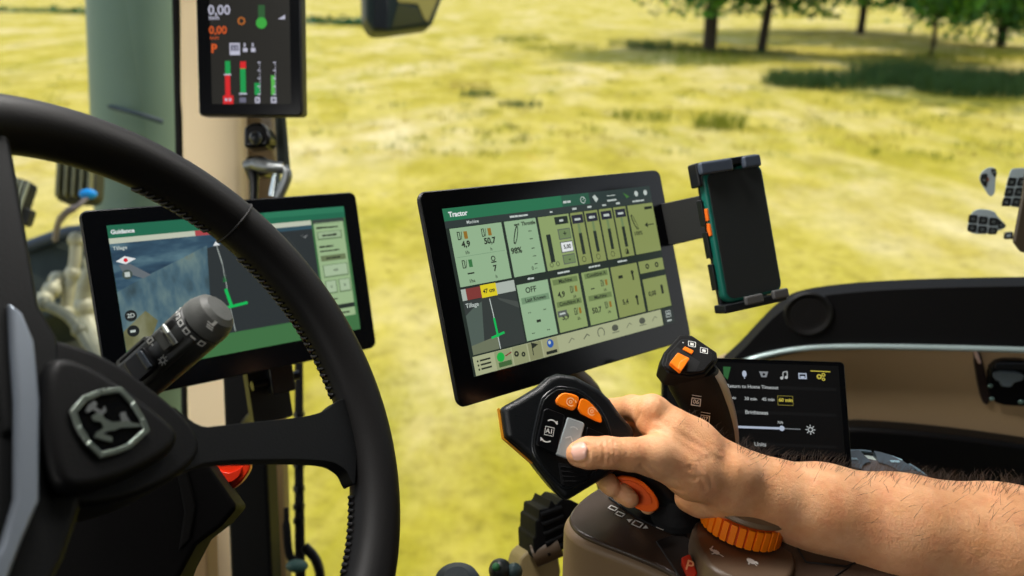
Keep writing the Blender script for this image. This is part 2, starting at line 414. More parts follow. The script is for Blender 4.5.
# ---------------------------------------------------------------- cab shell
BEIGE = mat('beige_plastic', (234, 212, 172), .55, bump=.15, bscale=500)
BROWN = mat('brown_plastic', (112, 92, 70), .5, bump=.2, bscale=600)
BROWN_L = mat('light_brown_trim', (178, 152, 116), .55, bump=.2, bscale=600)
BROWN_D = mat('dark_brown_plastic', (52, 43, 36), .42, bump=.2, bscale=600)
CHAN = mat('pillar_channel', (110, 90, 56), .6)
BLK = mat('black_plastic', (11, 11, 13), .42, bump=.25, bscale=700)
BLK_S = mat('black_satin', (9, 10, 12), .28)
BLK_M = mat('black_matte', (10, 10, 12), .75, spec=.2, bump=.2, bscale=400)
GLOSS = mat('black_glass', (6, 7, 9), .16, spec=.28)
CHROME = mat('chrome', (196, 206, 206), .22, 1.0)
STEEL = mat('grey_metal', (120, 124, 124), .35, .8)
ORANGE = mat('orange_plastic', (255, 128, 8), .38)
RED = mat('red_plastic', (235, 58, 22), .35)
GREYB = mat('grey_button', (150, 158, 160), .35)
WHITE = mat('white_print', (225, 225, 220), .5)
GRN = mat('green_grey_paint', (104, 126, 108), .5, var=.15, vscale=4)
def glass_mat():
    m = bpy.data.materials.new('window_glass'); m.use_nodes = True; nt = m.node_tree; nt.nodes.remove(nt.nodes['Principled BSDF'])
    t = nt.nodes.new('ShaderNodeBsdfTransparent'); t.inputs[0].default_value = (.985, .99, .98, 1); g = nt.nodes.new('ShaderNodeBsdfGlossy'); g.inputs['Roughness'].default_value = .02
    mx = nt.nodes.new('ShaderNodeMixShader'); mx.inputs[0].default_value = .018
    nt.links.new(t.outputs[0], mx.inputs[1]); nt.links.new(g.outputs[0], mx.inputs[2]); nt.links.new(mx.outputs[0], nt.nodes['Material Output'].inputs['Surface']); return m
GLASS = glass_mat()
FLOORM = mat('floor_mat', (38, 36, 34), .8, bump=.4, bscale=90)
# the right wall plane: vertical, running from the pillar at the left of the view to nearer at the right
A0 = P(235, 300, 1.42); B0 = P(1024, 300, 1.12)
WX = Vector((B0.x-A0.x, B0.y-A0.y, 0)).normalized()
FWALL = Fr(Vector((A0.x, A0.y, 2.0)), WX, z=Vector((WX.y, -WX.x, 0)))     # local z points into the cab, local y is up
ZF = 1.3
# floor, ceiling, and unseen dark walls added to shape light and reflections
mb = MB(); mb.box(WORLD, (.25, .02, ZF-.03), (2.7, 2.45, .06), FLOORM)
tag(link('floor', mb), 'dark rubber floor of the tractor cab', 'floor', kind='structure')
mb = MB(); mb.box(WORLD, (.25, .35, 3.12), (3.4, 2.9, .1), mat('roof_lining', (62, 60, 58), .9, spec=.1))
tag(link('ceiling', mb), 'cab roof over the driver', 'ceiling', kind='structure')
mb = MB(); mb.box(WORLD, (.55, -1.2, 2.18), (3.3, .05, 1.78), BLK_M)
tag(link('added_wall_back', mb), 'unseen dark back wall of the cab, added to darken reflections', 'wall', kind='structure')
mb = MB(); mb.box(WORLD, (-1.1, -.65, 2.18), (.05, 1.1, 1.78), BLK_M)
tag(link('added_wall_left', mb), 'dark left wall of the cab, added behind the view to limit stray light', 'wall', kind='structure')
mb = MB(); mb.box(WORLD, (1.75, -.35, 2.18), (.05, 1.7, 1.78), BLK_M)
tag(link('added_wall_rear', mb), 'unseen dark rear part of the right cab wall, added to darken reflections', 'wall', kind='structure')
# right wall under the window, in brown trim; outlines follow the sill
mb = MB()
top = [(700, 378), (745, 362), (780, 352), (820, 345), (900, 344), (1024, 347), (1120, 352)]
pts = FWALL.pts(top+[(1120, 620), (700, 640)], .0)
mb.prism(FWALL, pts, -.06, .0, BROWN_L)
tag(link('wall_right', mb, bevel=.004), 'brown side wall panel under the right window', 'wall', kind='structure')
mb = MB()
pts = FWALL.pts([(700, 470), (800, 432), (850, 428), (900, 431), (960, 437), (1024, 446), (1120, 462), (1120, 620), (700, 640)], .035)
mb.prism(FWALL, chaikin(pts, 1), .0005, .035, BLK)
tag(link('baseboard_right', mb, bevel=.008), 'black lower wall panel under the brown trim', 'panel', kind='structure')
mb = MB()
out = [(718, 372), (740, 353), (760, 331), (780, 311), (800, 299), (850, 292), (920, 288), (1024, 286), (1120, 286), (1120, 358), (1024, 351), (900, 348), (820, 349), (780, 356), (745, 366)]
mb.prism(FWALL, chaikin(FWALL.pts(out, .05), 2), .012, .05, BLK_M)
tag(link('trim_2', mb, bevel=.014, seg=4), 'black padded window sill along the right window', 'sill', kind='structure')
mb = MB()
edge = [(722, 371), (748, 360), (775, 353), (800, 349), (830, 347), (900, 347), (1024, 350), (1110, 355)]
mb.tube(crom([FWALL.w(*FWALL.px(a, b, .052), .052) for a, b in edge], 6), .0042, mat('pale_strip', (176, 196, 196), .3, .4), 10)
tag(link('trim_1', mb), 'thin pale metal strip under the black padded sill', 'trim', kind='structure')
# round speaker set in the sill
cx, cy = FWALL.px(808, 313, .05)
FS = Fr(FWALL.w(cx, cy, .0505), FWALL.x, z=FWALL.z)
t = thing('speaker', 'round black speaker let into the padded window sill', 'speaker', FS)
mb = MB(); mb.lathe(FS, [(.0, .001), (.022, .0015), (.028, .004), (.031, .005), (.033, .003), (.034, 0)], mat('speaker_rim', (13, 13, 14), .55), 40); link('rim', mb, t)
mb = MB()
for k in range(5): mb.ring(FS, 0, 0, .004+.0045*k, .006+.0045*k, .0022+.0004*k, mat('speaker_grille', (26, 26, 27), .6), 28)
mb.disc(FS, 0, 0, .003, .002, MATS['speaker_grille']); link('grille', mb, t)
# door pull recess and power socket on the brown panel
cx, cy = FWALL.px(978, 378, .0)
FH = Fr(FWALL.w(cx, cy, .001), FWALL.x, z=FWALL.z)
t = thing('pull_handle', 'narrow dark pull recess in the brown panel left of the socket', 'handle', FH)
mb = MB(); mb.prism(FH, chaikin(FH.pts([(973, 353), (980, 349), (987, 380), (991, 402), (985, 407), (979, 392)], .008), 1), 0, .008, mat('recess_dark', (40, 30, 28), .5)); link('recess', mb, t, bevel=.002)
mb = MB(); mb.tube([FH.w(*FH.px(a, b, .010), .010) for a, b in [(974, 348), (977, 356), (980, 363)]], [.002, .003, .002], mat('pale_highlight', (206, 176, 166), .35), 8); link('clip', mb, t)  # pinkish highlight of the slot, put into a pale tube's colour
cx, cy = FWALL.px(1010, 384, .0)
FP = Fr(FWALL.w(cx, cy, .001), FWALL.x, z=FWALL.z)
t = thing('power_socket', 'black power socket with grey flap on the brown side panel', 'socket', FP)
a = FP.pts([(989, 361), (1038, 361), (1038, 408), (989, 405)], .014)
mb = MB(); mb.prism(FP, chaikin(a, 2, .2), 0, .014, BLK_S); link('housing', mb, t, bevel=.003)
mb = MB(); mb.prism(FP, chaikin(FP.pts([(994, 372), (1024, 373), (1024, 381), (1014, 383), (1012, 388), (1001, 387), (1000, 382), (994, 380)], .022), 1), .014, .022, mat('socket_grey', (96, 108, 116), .4)); link('flap', mb, t, bevel=.002)
mb = MB(); mb.prism(FP, FP.pts([(996, 364), (1026, 364), (1026, 370), (996, 370)], .02), .014, .020, mat('socket_dark', (30, 34, 38), .4)); link('hinge', mb, t, bevel=.002)
for a, b in ((992, 399), (1021, 402), (990.5, 386)):
    mb = MB(); x, y = FP.px(a, b, .0145); FQ = Fr(FP.w(x, y, .014), FP.x, z=FP.z); mb.lathe(FQ, [(.0001, .003), (.002, .0026), (.0032, .0008), (.0035, 0)], mat('screw_teal', (120, 150, 146), .3, .5), 14); link('screw', mb, t)

# window glass
def pane(name, F, x0, x1, y0, y1, label):
    mb = MB(); mb.box(F, ((x0+x1)/2, (y0+y1)/2, 0), (x1-x0, y1-y0, .005), GLASS)
    return tag(link(name, mb), label, 'window', kind='structure')
FG = Fr(FWALL.w(0, 0, -.03), FWALL.x, z=FWALL.z)
x0 = FG.px(262, 300)[0]
pane('window_1', FG, x0, x0+1.75, -.65, 1.06, 'large clear right side window of the cab')
A1 = P(172, 300, 1.44); B1 = P(-420, 300, 1.25)
DX = Vector((A1.x-B1.x, A1.y-B1.y, 0)).normalized(); FW2 = Fr(Vector((B1.x, B1.y, 2.0)), DX, z=Vector((DX.y, -DX.x, 0)))
pane('window_2', FW2, 0, (A1-B1).length, -.5, 1.06, 'clear front windscreen left of the beige pillar')

# beige front pillar, built as three strips that run floor to roof
def strip(name, px_a, px_b, d, thick, m, label, kind='structure', y0=-60, y1=640, bevel=.006, cat='pillar', nm=None):
    # px_a/px_b: left/right edge as (x at y=0, x at y=576)
    f = lambda e, y: e[0]+(e[1]-e[0])*y/576
    o = P(f(px_a, y1), y1, d); X = P(f(px_b, y1), y1, d)-o; Yv = P(f(px_a, y0), y0, d*.93)-o
    F = Fr(o, X, z=X.cross(Yv))
    mb = MB(); mb.prism(F, F.pts([(f(px_a, y1), y1), (f(px_b, y1), y1), (f(px_b, y0), y0), (f(px_a, y0), y0)]), -thick, 0, m)
    return tag(link(name, mb, bevel=bevel), label, cat, kind=kind), F
strip('pillar', (177, 188), (236, 252), 1.36, .07, BEIGE, 'beige trim of the front cab pillar behind the corner display', bevel=.012)
o_, F_ = strip('pillar_cover', (179, 181), (233, 247), 1.335, .03, BEIGE, 'upper beige pillar cover ending just below the corner display', cat='pillar', bevel=.006, y1=120)
strip('pillar_channel', (234, 268), (268, 286), 1.40, .04, CHAN, 'olive brown channel strip along the right edge of the beige pillar', cat='trim')
strip('pillar_seal', (171, 184), (178, 189), 1.40, .03, BLK_M, 'black rubber seal at the left edge of the beige pillar', cat='seal', bevel=.004)
# ---------------------------------------------------------------- outside the windscreen
t0 = P(134, -70, 2.25); t1 = P(152, 520, 2.55)
ax = (t0-t1).normalized(); FE = Fr(t1, RT, z=ax); LE = (t0-t1).length
t = thing('exhaust_stack', 'green grey exhaust stack shroud outside the windscreen left of the beige pillar', 'exhaust', FE)
mb = MB(); n = 28; rows = []
for k in range(16):
    z = -1.2+(LE+1.2)*k/15; rows.append([FE.w(.132*math.cos(a)*(1+.0*z), .12*math.sin(a)-.0, z) for a in [2*math.pi*q/n for q in range(n+1)]])
mb.grid(rows[::-1], GRN); link('shroud', mb, t)
mb = MB()
mb.tube(crom([FE.w(*[c*1.0 for c in FE.px(a, b, 0)], 0)*0 + P(a, b, d) for a, b, d in [(96, 101, 2.27), (112, 107, 2.22), (135, 113, 2.185), (163, 122, 2.21)]], 5), .008, mat('dark_groove', (44, 58, 66), .6), 8, flat=.8)
link('seam_band', mb, t)
# ribbed lamp with a blue plug
FL = Fr(P(74, 182, 1.95), RT, z=cv((.1, -.1, -1)).normalized())
t = thing('work_lamp', 'ribbed dark lamp housing with a bright blue plug left of the exhaust stack', 'lamp', FL)
lm_ = mat('lamp_dark', (44, 46, 38), .5); lr = mat('lamp_rib', (112, 112, 84), .5)
mb = MB()
mb.prism(FL, rrect(-.045, -.048, .05, .075, .02), -.06, .0, lm_); link('housing', mb, t, bevel=.008)
mb = MB()
for k in range(5): mb.prism(FL, rrect(-.034+.018*k, -.04, -.026+.018*k, .068, .003), 0, .022, lr)
link('cooling_ribs', mb, t, bevel=.002)
mb = MB(); fx = FL.px(88, 194, .03); mb.ball(FL.w(fx[0], fx[1], .03), .017, mat('blue_plug', (20, 150, 235), .35), 14, (1.25, .75, .7), FL); link('plug', mb, t)
mb = MB(); mb.tube(crom([P(88, 197, 1.92), P(78, 206, 1.9), P(66, 213, 1.9), P(58, 224, 1.93), P(55, 240, 1.97)], 6), [.006]*8+[.009]*9+[.007]*8, mat('cable_grey', (120, 112, 112), .5), 8); link('cable', mb, t)
FL2 = Fr(P(16, 200, 1.8), cv((.96, .25, .1)), z=cv((.2, -.1, -1)).normalized())
t = thing('ribbed_housing', 'dark ribbed housing partly hidden behind the upper wheel spoke', 'housing', FL2)
mb = MB(); mb.prism(FL2, rrect(-.05, -.055, .018, .05, .012), -.05, 0, mat('housing_black', (26, 28, 30), .5)); mb.prism(FL2, rrect(.01, -.05, .036, -.01, .008), -.04, -.005, MATS['housing_black']); link('housing', mb, t, bevel=.006)
mb = MB()
for k in range(3): mb.prism(FL2, rrect(-.012+.012*k, -.048, -.007+.012*k, .045, .002), 0, .01, mat('rib_grey', (150, 156, 140), .4))
link('ribs', mb, t, bevel=.001)
# dark hood box and pale machinery
FB = Fr(P(52, 242, 2.2), cv((.97, -.2, .2)), z=cv((.1, -.45, -1)).normalized())
t = thing('hood_box', 'dark slate box on the tractor hood below the ribbed lamp', 'box', FB)
mb = MB(); mb.prism(FB, chaikin(FB.pts([(10, 252), (30, 243), (70, 232), (92, 232), (96, 300), (20, 330)]), 1, .15), -.2, 0, mat('slate_side', (36, 44, 38), .7, var=.6, vscale=16)); link('body', mb, t, bevel=.02)
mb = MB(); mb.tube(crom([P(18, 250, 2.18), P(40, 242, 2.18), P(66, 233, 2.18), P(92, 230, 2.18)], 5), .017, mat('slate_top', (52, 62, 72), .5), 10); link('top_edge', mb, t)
PALE = mat('pale_metal', (168, 166, 142), .45, .1, var=.35, vscale=45); PALE2 = mat('pale_metal_dark', (96, 98, 84), .5, .3, var=.35, vscale=40)
def pipe(label, pts, rad, m, nm='pipe'):
    mb = MB(); pp = crom([P(*p) for p in pts], 6); mb.tube(pp, rad, m, 12)
    for q in (0, len(pp)//2, len(pp)-1): mb.ball(pp[q], rad*1.45, m, 10)
    return tag(link(nm, mb), label, 'pipe')
pipe('upright pale pipe with a knobbed top left of the guidance display', [(76, 240, 2.0), (75, 262, 2.0), (70, 285, 2.0), (66, 312, 2.0)], .014, PALE)
pipe('short pale elbow pipe beside the dark hood box', [(44, 300, 1.95), (52, 290, 1.97), (58, 280, 2.0)], .016, PALE)
pipe('pale pipe sloping down towards the wheel hub', [(44, 304, 1.9), (70, 318, 1.88), (88, 345, 1.85), (104, 372, 1.8)], .013, PALE2)
pipe('pale curved hose close to the left edge of the guidance display', [(96, 262, 2.1), (84, 292, 2.1), (88, 322, 2.1), (104, 350, 2.05)], .022, PALE, 'hose')
mb = MB(); FBk = Fr(P(70, 345, 2.25), RT, z=cv((.1, -.5, -1)).normalized())
mb.prism(FBk, chaikin(FBk.pts([(30, 290), (110, 240), (150, 300), (150, 430), (60, 430), (20, 360)]), 2), -.06, 0, mat('machine_mottle', (96, 96, 78), .6, .1, var=.9, vscale=30))
tag(link('engine_cover', mb, bevel=.02), 'mottled pale engine cover behind the pipes', 'cover')
# mirror hanging into the top of the view
FM = Fr(P(400, 6, 2.4), cv((.99, -.1, .1)), z=cv((.35, .1, -1)).normalized())
t = thing('side_mirror', 'dark cornered side mirror cut off at the top of the view', 'mirror', FM)
mb = MB(); mb.prism(FM, FM.pts([(364, -70), (366, 20), (374, 32), (388, 32), (432, 26), (444, -6), (452, -70)]), -.10, 0, mat('mirror_green', (40, 52, 44), .5)); link('housing', mb, t, bevel=.012)
mb = MB(); mb.prism(FM, FM.pts([(372, -60), (374, 27), (387, 30), (392, -60)], .006), 0, .006, mat('mirror_black', (22, 26, 28), .5)); link('edge_strip', mb, t, bevel=.002)
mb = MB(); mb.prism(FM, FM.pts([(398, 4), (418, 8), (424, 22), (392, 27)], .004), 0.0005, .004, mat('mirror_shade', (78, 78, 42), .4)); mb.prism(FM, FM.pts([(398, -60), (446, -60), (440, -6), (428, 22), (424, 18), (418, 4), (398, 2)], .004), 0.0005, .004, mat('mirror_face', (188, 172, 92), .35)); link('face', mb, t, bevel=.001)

# ---------------------------------------------------------------- below the guidance display: post, plates, rod
o_, F_ = strip('support_post', (206, 230), (246, 272), 1.18, .05, mat('post_black', (12, 12, 13), .6, spec=.15), 'black support post below the guidance display', kind=None, y0=355, y1=660, bevel=.006, cat='post')
o_, F_ = strip('floor_beam', (160, 168), (196, 208), 1.30, .05, mat('beam_tan', (150, 122, 84), .6), 'tan beam beside the foot of the black support post', kind=None, y0=478, y1=660, cat='beam')
t = thing('cable_rod', 'thin black upright rod with hooked lower end between post and wheel rim', 'rod', P(300, 600, 1.3))
mb = MB(); mb.tube([P(298, 200, 1.30), P(299, 380, 1.3), P(299, 470, 1.3), P(300, 560, 1.3), P(302, 640, 1.3)], [.006, .007, .0075, .0085, .009], BLK_M, 12); link('rod', mb, t)
for y in (412, 462, 486, 504, 518):
    mb = MB(); mb.tube([P(299, y, 1.3), P(299, y+5, 1.3)], .0095, BLK_S, 10); link('clip', mb, t)
mb = MB(); mb.tube(crom([P(286, 508, 1.28), P(287, 535, 1.28), P(290, 556, 1.28), P(298, 562, 1.28)], 6), [.004]*4+[.0065]*15, BLK_M, 10); link('hook', mb, t)
mb = MB(); mb.tube(crom([P(304, 546, 1.27), P(316, 560, 1.27), P(320, 580, 1.27), P(312, 600, 1.27)], 6), .008, BLK_S, 10); link('hose_loop', mb, t)
mb = MB(); mb.ball(P(297, 566, 1.26), .013, mat('teal_cap', (70, 104, 98), .4), 12, (1.4, .8, .8)); link('cap', mb, t)
# bracket arm and clamp between the corner display and the guidance display
FK = Fr(P(258, 160, 1.17), RT, z=-FW)
t = thing('display_bracket', 'black swivel bracket with bright clamp below the corner display', 'bracket', FK)
def kp(a, b, z=0.0): x, y = FK.px(a, b, z); return FK.w(x, y, z)
mb = MB(); mb.prism(FK, FK.pts([(243, 128), (249, 122), (262, 122), (268, 130), (271, 138), (268, 146), (243, 148)]), -.04, .0, BLK_S); link('upper_knuckle', mb, t, bevel=.006)
mb = MB(); mb.ball(kp(256, 138, .005), .010, mat('knuckle_sheen', (44, 48, 52), .3), 14); link('knuckle_bolt', mb, t)
mb = MB(); mb.prism(FK, FK.pts([(244, 156), (262, 155), (270, 162), (270, 172), (262, 176), (244, 174)]), -.04, .0, BLK_S); link('lower_knuckle', mb, t, bevel=.006)
mb = MB(); mb.tube(crom([kp(246, 166, .006), kp(254, 164, .01), kp(264, 166, .012), (kp(274, 167, .014)), kp(283, 168, .012)], 5), [.008]*6+[.010]*8+[.009]*7, STEEL, 12); link('clamp', mb, t)
mb = MB(); mb.tube(crom([kp(283, 168, .01), kp(287, 174, .01), kp(285, 183, .008), kp(278, 198, .004)], 6), .0075, STEEL, 12); mb.tube([kp(277, 172, .006), kp(274, 196, .002)], [.006, .009], CHROME, 12); link('crank', mb, t)
mb = MB(); mb.tube([kp(253, 170, -.005), kp(254, 182, -.005), kp(254, 200, -.005)], [.012, .007, .006], BLK_S, 12); link('stem', mb, t)
mb = MB(); mb.tube([kp(280, 112, -.06), kp(282, 140, -.06), kp(284, 172, -.06)], [.0085, .009, .010], mat('hose_green', (34, 42, 36), .6), 12); link('conduit', mb, t)

# ---------------------------------------------------------------- displays
def pose(T, X, Y): return Fr(CAM+cv(T), cv(X), z=cv(X).cross(-cv(Y)))
def display_body(t, F, w, h, thick, r, bez, name_back='housing'):
    mb = MB(); mb.prism(F, rrect(-w/2, -h/2, w/2, h/2, r), -thick, -.0015, BLK, scale1=1.0); link('housing', mb, t, bevel=.003, seg=3)
    mb = MB(); mb.prism(F, rrect(-w/2+.001, -h/2+.001, w/2-.001, h/2-.001, r*.9), -.0014, 0, GLOSS); link('front_glass', mb, t, bevel=.0008)
def scr(F, w, h):               # u right 0..1, v down 0..1 on the lit area
    def c(u, v): return (-w/2+u*w, h/2-v*h)
    return c
def R(mb, F, c, u0, v0, u1, v1, z, m):
    a, b = c(u0, v0), c(u1, v1); mb.rect(F, a[0], b[1], b[0], a[1], z, m)
def T(mb, F, c, s, u, v, size, z, m, al='CENTER', bold=.015):
    a = c(u, v)
    if s[0] != '~': mb.text(F, s, a[0], a[1], size, z, m, al, bold); return
    # caption too small to read in the photograph: a broken dash of its length
    n = int(s[1:]); wd = n*size*.5; x = a[0]-(wd/2 if al == 'CENTER' else 0 if al == 'LEFT' else wd); r = random.Random(n*31+int(u*997)); q = 0
    while q < n:
        k = r.randint(2, 4); k = min(k, n-q); mb.rect(F, x+q*size*.5, a[1]-size*.22, x+(q+k)*size*.5-size*.12, a[1]+size*r.uniform(.14, .26), z, m); q += k
Z0, Z1, Z2, Z3, Z4 = .0003, .0006, .0009, .0012, .0015
INK = glow((38, 44, 36)); LBL = glow((196, 206, 200)); HDR = glow((44, 118, 82)); HDRD = glow((48, 62, 60)); TAB = glow((52, 62, 60))
MINT = glow((152, 184, 146)); MID = glow((146, 166, 108)); OLIVE = glow((140, 152, 92)); BARC = glow((172, 178, 140)); SEP = glow((40, 50, 44)); KEY = glow((116, 138, 92))  # mint to olive cell tints imitate reflections and viewing angle
GREENB = glow((20, 190, 90)); YELL = glow((228, 210, 40)); REDD = glow((132, 60, 56)); AMB = glow((150, 112, 40)); WHI = glow((232, 236, 236)); GREYK = glow((92, 98, 92))

def soil_picture(name, stops, sc3, rot):
    # the camera-like picture on a guidance page: streaky earth colours
    m = glow((1, 2, 3)).copy(); m.name = name; nt = m.node_tree; b = nt.nodes['Principled BSDF']
    tc = nt.nodes.new('ShaderNodeTexCoord'); mp = nt.nodes.new('ShaderNodeMapping'); mp.inputs['Rotation'].default_value = (0, 0, rot); mp.inputs['Scale'].default_value = sc3
    n = nt.nodes.new('ShaderNodeTexNoise'); n.inputs['Scale'].default_value = 9; n.inputs['Detail'].default_value = 5; r = nt.nodes.new('ShaderNodeValToRGB'); e = r.color_ramp.elements
    while len(e) < len(stops): e.new(.5)
    for q, (p, cc) in zip(e, stops): q.position = p; q.color = lin(cc)
    nt.links.new(tc.outputs['Object'], mp.inputs['Vector']); nt.links.new(mp.outputs[0], n.inputs['Vector']); nt.links.new(n.outputs['Fac'], r.inputs['Fac']); nt.links.new(r.outputs['Color'], b.inputs['Emission Color'])
    b.inputs['Emission Strength'].default_value = 1; return m
def nav_map(mb, F, c, u0, v0, u1, v1, dark_u, z):
    # a camera-like guidance picture: dark soil, bluish worked land at the left, line and arrow
    R(mb, F, c, u0, v0, u1, v1, z, glow((58, 66, 64)))
def icon_tool(mb, F, c, u, v, s, z, m):
    a = c(u, v); mb.frame(F, a[0]-s, a[1]-s, a[0]-s*.15, a[1]+s, s*.22, z, m); mb.stroke(F, [(a[0]+s*.05, a[1]-s*.9), (a[0]+s*.35, a[1]+s*.9)], s*.16, z, m)
    return a
# --- centre display
FMN = pose((.0604, -.0136, .8083), (.7786, -.1527, .6087), (.1874, .9823, .0067))
W_, H_ = .322, .1966; w_, h_ = .2764, .1548
t = thing('terminal_display', 'wide black touch display showing yellow green tractor pages, on an arm beside the phone', 'display', FMN)
display_body(t, FMN, W_, H_, .007, .009, 0)
mb = MB(); mb.prism(FMN, rrect(-.13, -.07, .13, .07, .012), -.026, -.0075, BLK); link('rear_box', mb, t, bevel=.006)
a = FMN.pts([(440.6, 208.5), (649.4, 186.4), (674.4, 322.9), (474.7, 376.4)]); w_ = (a[1][0]-a[0][0]+a[2][0]-a[3][0])/2; h_ = (a[0][1]-a[3][1]+a[1][1]-a[2][1])/2
FA = Fr(FMN.w(sum(p[0] for p in a)/4, sum(p[1] for p in a)/4), FMN.x, z=FMN.z); c = scr(FA, w_, h_)
mb = MB()
R(mb, FA, c, 0, 0, 1, 1, Z0, SEP)
R(mb, FA, c, 0, 0, .52, .075, Z1, HDR); R(mb, FA, c, .52, 0, .66, .075, Z1, glow((46, 92, 72))); R(mb, FA, c, .66, 0, 1, .075, Z1, HDRD); R(mb, FA, c, 0, .075, 1, .118, Z1, TAB)
T(mb, FA, c, 'Tractor', .02, .04, .0066, Z2, WHI, 'LEFT', .035)
for u, s in ((.11, 'Machine'), (.31, '~11'), (.46, '~2'), (.575, '~3'), (.652, '~3'), (.73, '~3'), (.805, '~3'), (.92, '~9')): T(mb, FA, c, s, u, .097, .0042, Z2, LBL)
# header icons
T(mb, FA, c, '~4', .545, .045, .0055, Z2, LBL)
a = c(.625, .045); mb.ring(FA, a[0], a[1], .0028, .0036, Z2, LBL); mb.stroke(FA, [(a[0], a[1]), (a[0]+.002, a[1]+.002)], .0008, Z2, LBL)
a = c(.69, .045); mb.poly(FA, [(a[0]-.004, a[1]+.002), (a[0], a[1]+.004), (a[0]+.004, a[1]-.001), (a[0], a[1]-.004)], Z2, LBL)
a = c(.775, .05); mb.rect(FA, a[0]-.007, a[1]-.004, a[0]+.007, a[1]-.0022, Z2, LBL); mb.stroke(FA, [(a[0]-.006, a[1]+.002), (a[0]+.006, a[1]+.002)], .0008, Z2, LBL)
a = c(.855, .045); mb.poly(FA, [(a[0]-.004, a[1]+.003), (a[0]+.005, a[1]-.002), (a[0]+.001, a[1]-.004)], Z2, glow((70, 120, 60)))
for u in (.915, .968): a = c(u, .045); mb.disc(FA, a[0], a[1], .0032, Z2, LBL, 6)
# cells of the two rows
for u0, u1, m in ((.013, .228, MINT), (.24, .382, MINT), (.393, .541, MID), (.549, .612, OLIVE), (.62, .688, OLIVE), (.697, .766, OLIVE), (.774, .842, OLIVE), (.853, .998, OLIVE)):
    R(mb, FA, c, u0, .122, u1, .470, Z1, m)
for u0, v0, u1, v1, m in ((.242, .52, .384, .872, MINT), (.396, .52, .533, .872, MID), (.548, .522, .69, .874, MID), (.70, .524, .845, .872, OLIVE), (.855, .523, .996, .608, OLIVE), (.86, .65, .997, .875, OLIVE)):
    R(mb, FA, c, u0, v0, u1, v1, Z1, m)
for u, s in ((.31, '~4'), (.465, '~8'), (.62, '~8'), (.77, '~7')): T(mb, FA, c, s, u, .495, .0042, Z2, LBL)
R(mb, FA, c, .008, .884, .93, .997, Z1, BARC)
# machine cell
for u, v, s1, s2, s3 in ((.066, .20, '4,9', 'l/h', 1), (.165, .20, '50,7', 'h', 2), (.064, .37, '---', 'l/ha', 3), (.165, .37, '7', 'h', 4)):
    if s3 != 4:
        a = icon_tool(mb, FA, c, u-.014, v-.03, .0038, Z2, INK)
        mb.rect(FA, a[0]+.0035, a[1]-.0035, a[0]+.0075, a[1]+.0035, Z2, AMB if s3 < 3 else glow((60, 120, 70)))
    else:
        a = c(u, v-.03); mb.ring(FA, a[0], a[1]+.001, .0016, .0026, Z2, INK, 14); mb.rect(FA, a[0]-.003, a[1]-.003, a[0]+.003, a[1]-.0018, Z2, INK)
    T(mb, FA, c, s1, u, v+.025, .0078, Z2, INK, bold=.04); T(mb, FA, c, s2, u, v+.075, .0045, Z2, INK)
a = c(.12, .295); mb.rect(FA, a[0]-.028, a[1]-.0002, a[0]+.028, a[1]+.0002, Z2, glow((120, 150, 120)))
# throttle cell
T(mb, FA, c, '~3', .305, .15, .0045, Z2, INK, 'RIGHT', .02); T(mb, FA, c, 'Throttle', .313, .15, .0052, Z2, INK, 'LEFT', .035)
def lever(u, v, k=1):
    a = c(u, v); mb.prism(FA, chaikin([(a[0]-.003*k, a[1]-.009), (a[0]+.004*k, a[1]+.008), (a[0]+.0075*k, a[1]+.006), (a[0]+.001*k, a[1]-.010)], 1), Z1, Z2, INK)
    mb.poly(FA, chaikin([(a[0]-.0016*k, a[1]-.0075), (a[0]+.0044*k, a[1]+.0062), (a[0]+.006*k, a[1]+.0052), (a[0]+.0006*k, a[1]-.0085)], 1), Z2+.0001, MINT if k > 0 else OLIVE)
lever(.272, .205); T(mb, FA, c, '98%', .27, .31, .008, Z2, INK, bold=.03)
for v in (.2, .25, .31, .36, .41): a = c(.345, v); mb.rect(FA, a[0]-.002, a[1]-.0004, a[0]+.002, a[1]+.0004, Z2, INK)
T(mb, FA, c, '0 --', .335, .435, .005, Z2, INK)
# scv cell with plus/minus
a = c(.425, .33); mb.rect(FA, a[0]-.0028, a[1]-.014, a[0]+.0028, a[1]+.014, Z2, SEP)
R(mb, FA, c, .468, .135, .532, .185, Z2, SEP); T(mb, FA, c, '~2', .50, .16, .006, Z3, LBL)
for v0, v1, s, m, b in ((.215, .285, '+', KEY, 0), (.30, .372, '5,00', WHI, .02), (.385, .448, '-', KEY, 0)):
    R(mb, FA, c, .473, v0, .533, v1, Z2, GREYK); R(mb, FA, c, .476, v0+.006, .530, v1-.006, Z3, m); T(mb, FA, c, s, .503, (v0+v1)/2, .0075 if b == 0 else .0058, Z4, INK, bold=.03)
for u in (.415, .445): a = c(u, .435); mb.ring(FA, a[0], a[1], .0018, .0024, Z2, INK, 14)
# four valve cells
for k, u in enumerate((.580, .654, .731, .808)):
    R(mb, FA, c, u-.028, .138, u+.028, .195, Z2, glow((44, 46, 58))); T(mb, FA, c, '~3', u, .167, .006, Z3, LBL)
    a = c(u, .30); mb.rect(FA, a[0]-.0022, a[1]-.016, a[0]+.0022, a[1]+.006, Z2, SEP); mb.rect(FA, a[0]-.0018, a[1]+.006, a[0]+.0018, a[1]+.016, Z2, KEY)
    a = c(u-.005, .435); mb.ring(FA, a[0], a[1], .0024, .003, Z2, INK, 14)
    if k == 3: mb.poly(FA, [(a[0]-.002, a[1]-.003), (a[0]+.003, a[1]-.003), (a[0]+.001, a[1]+.004)], Z3, INK)
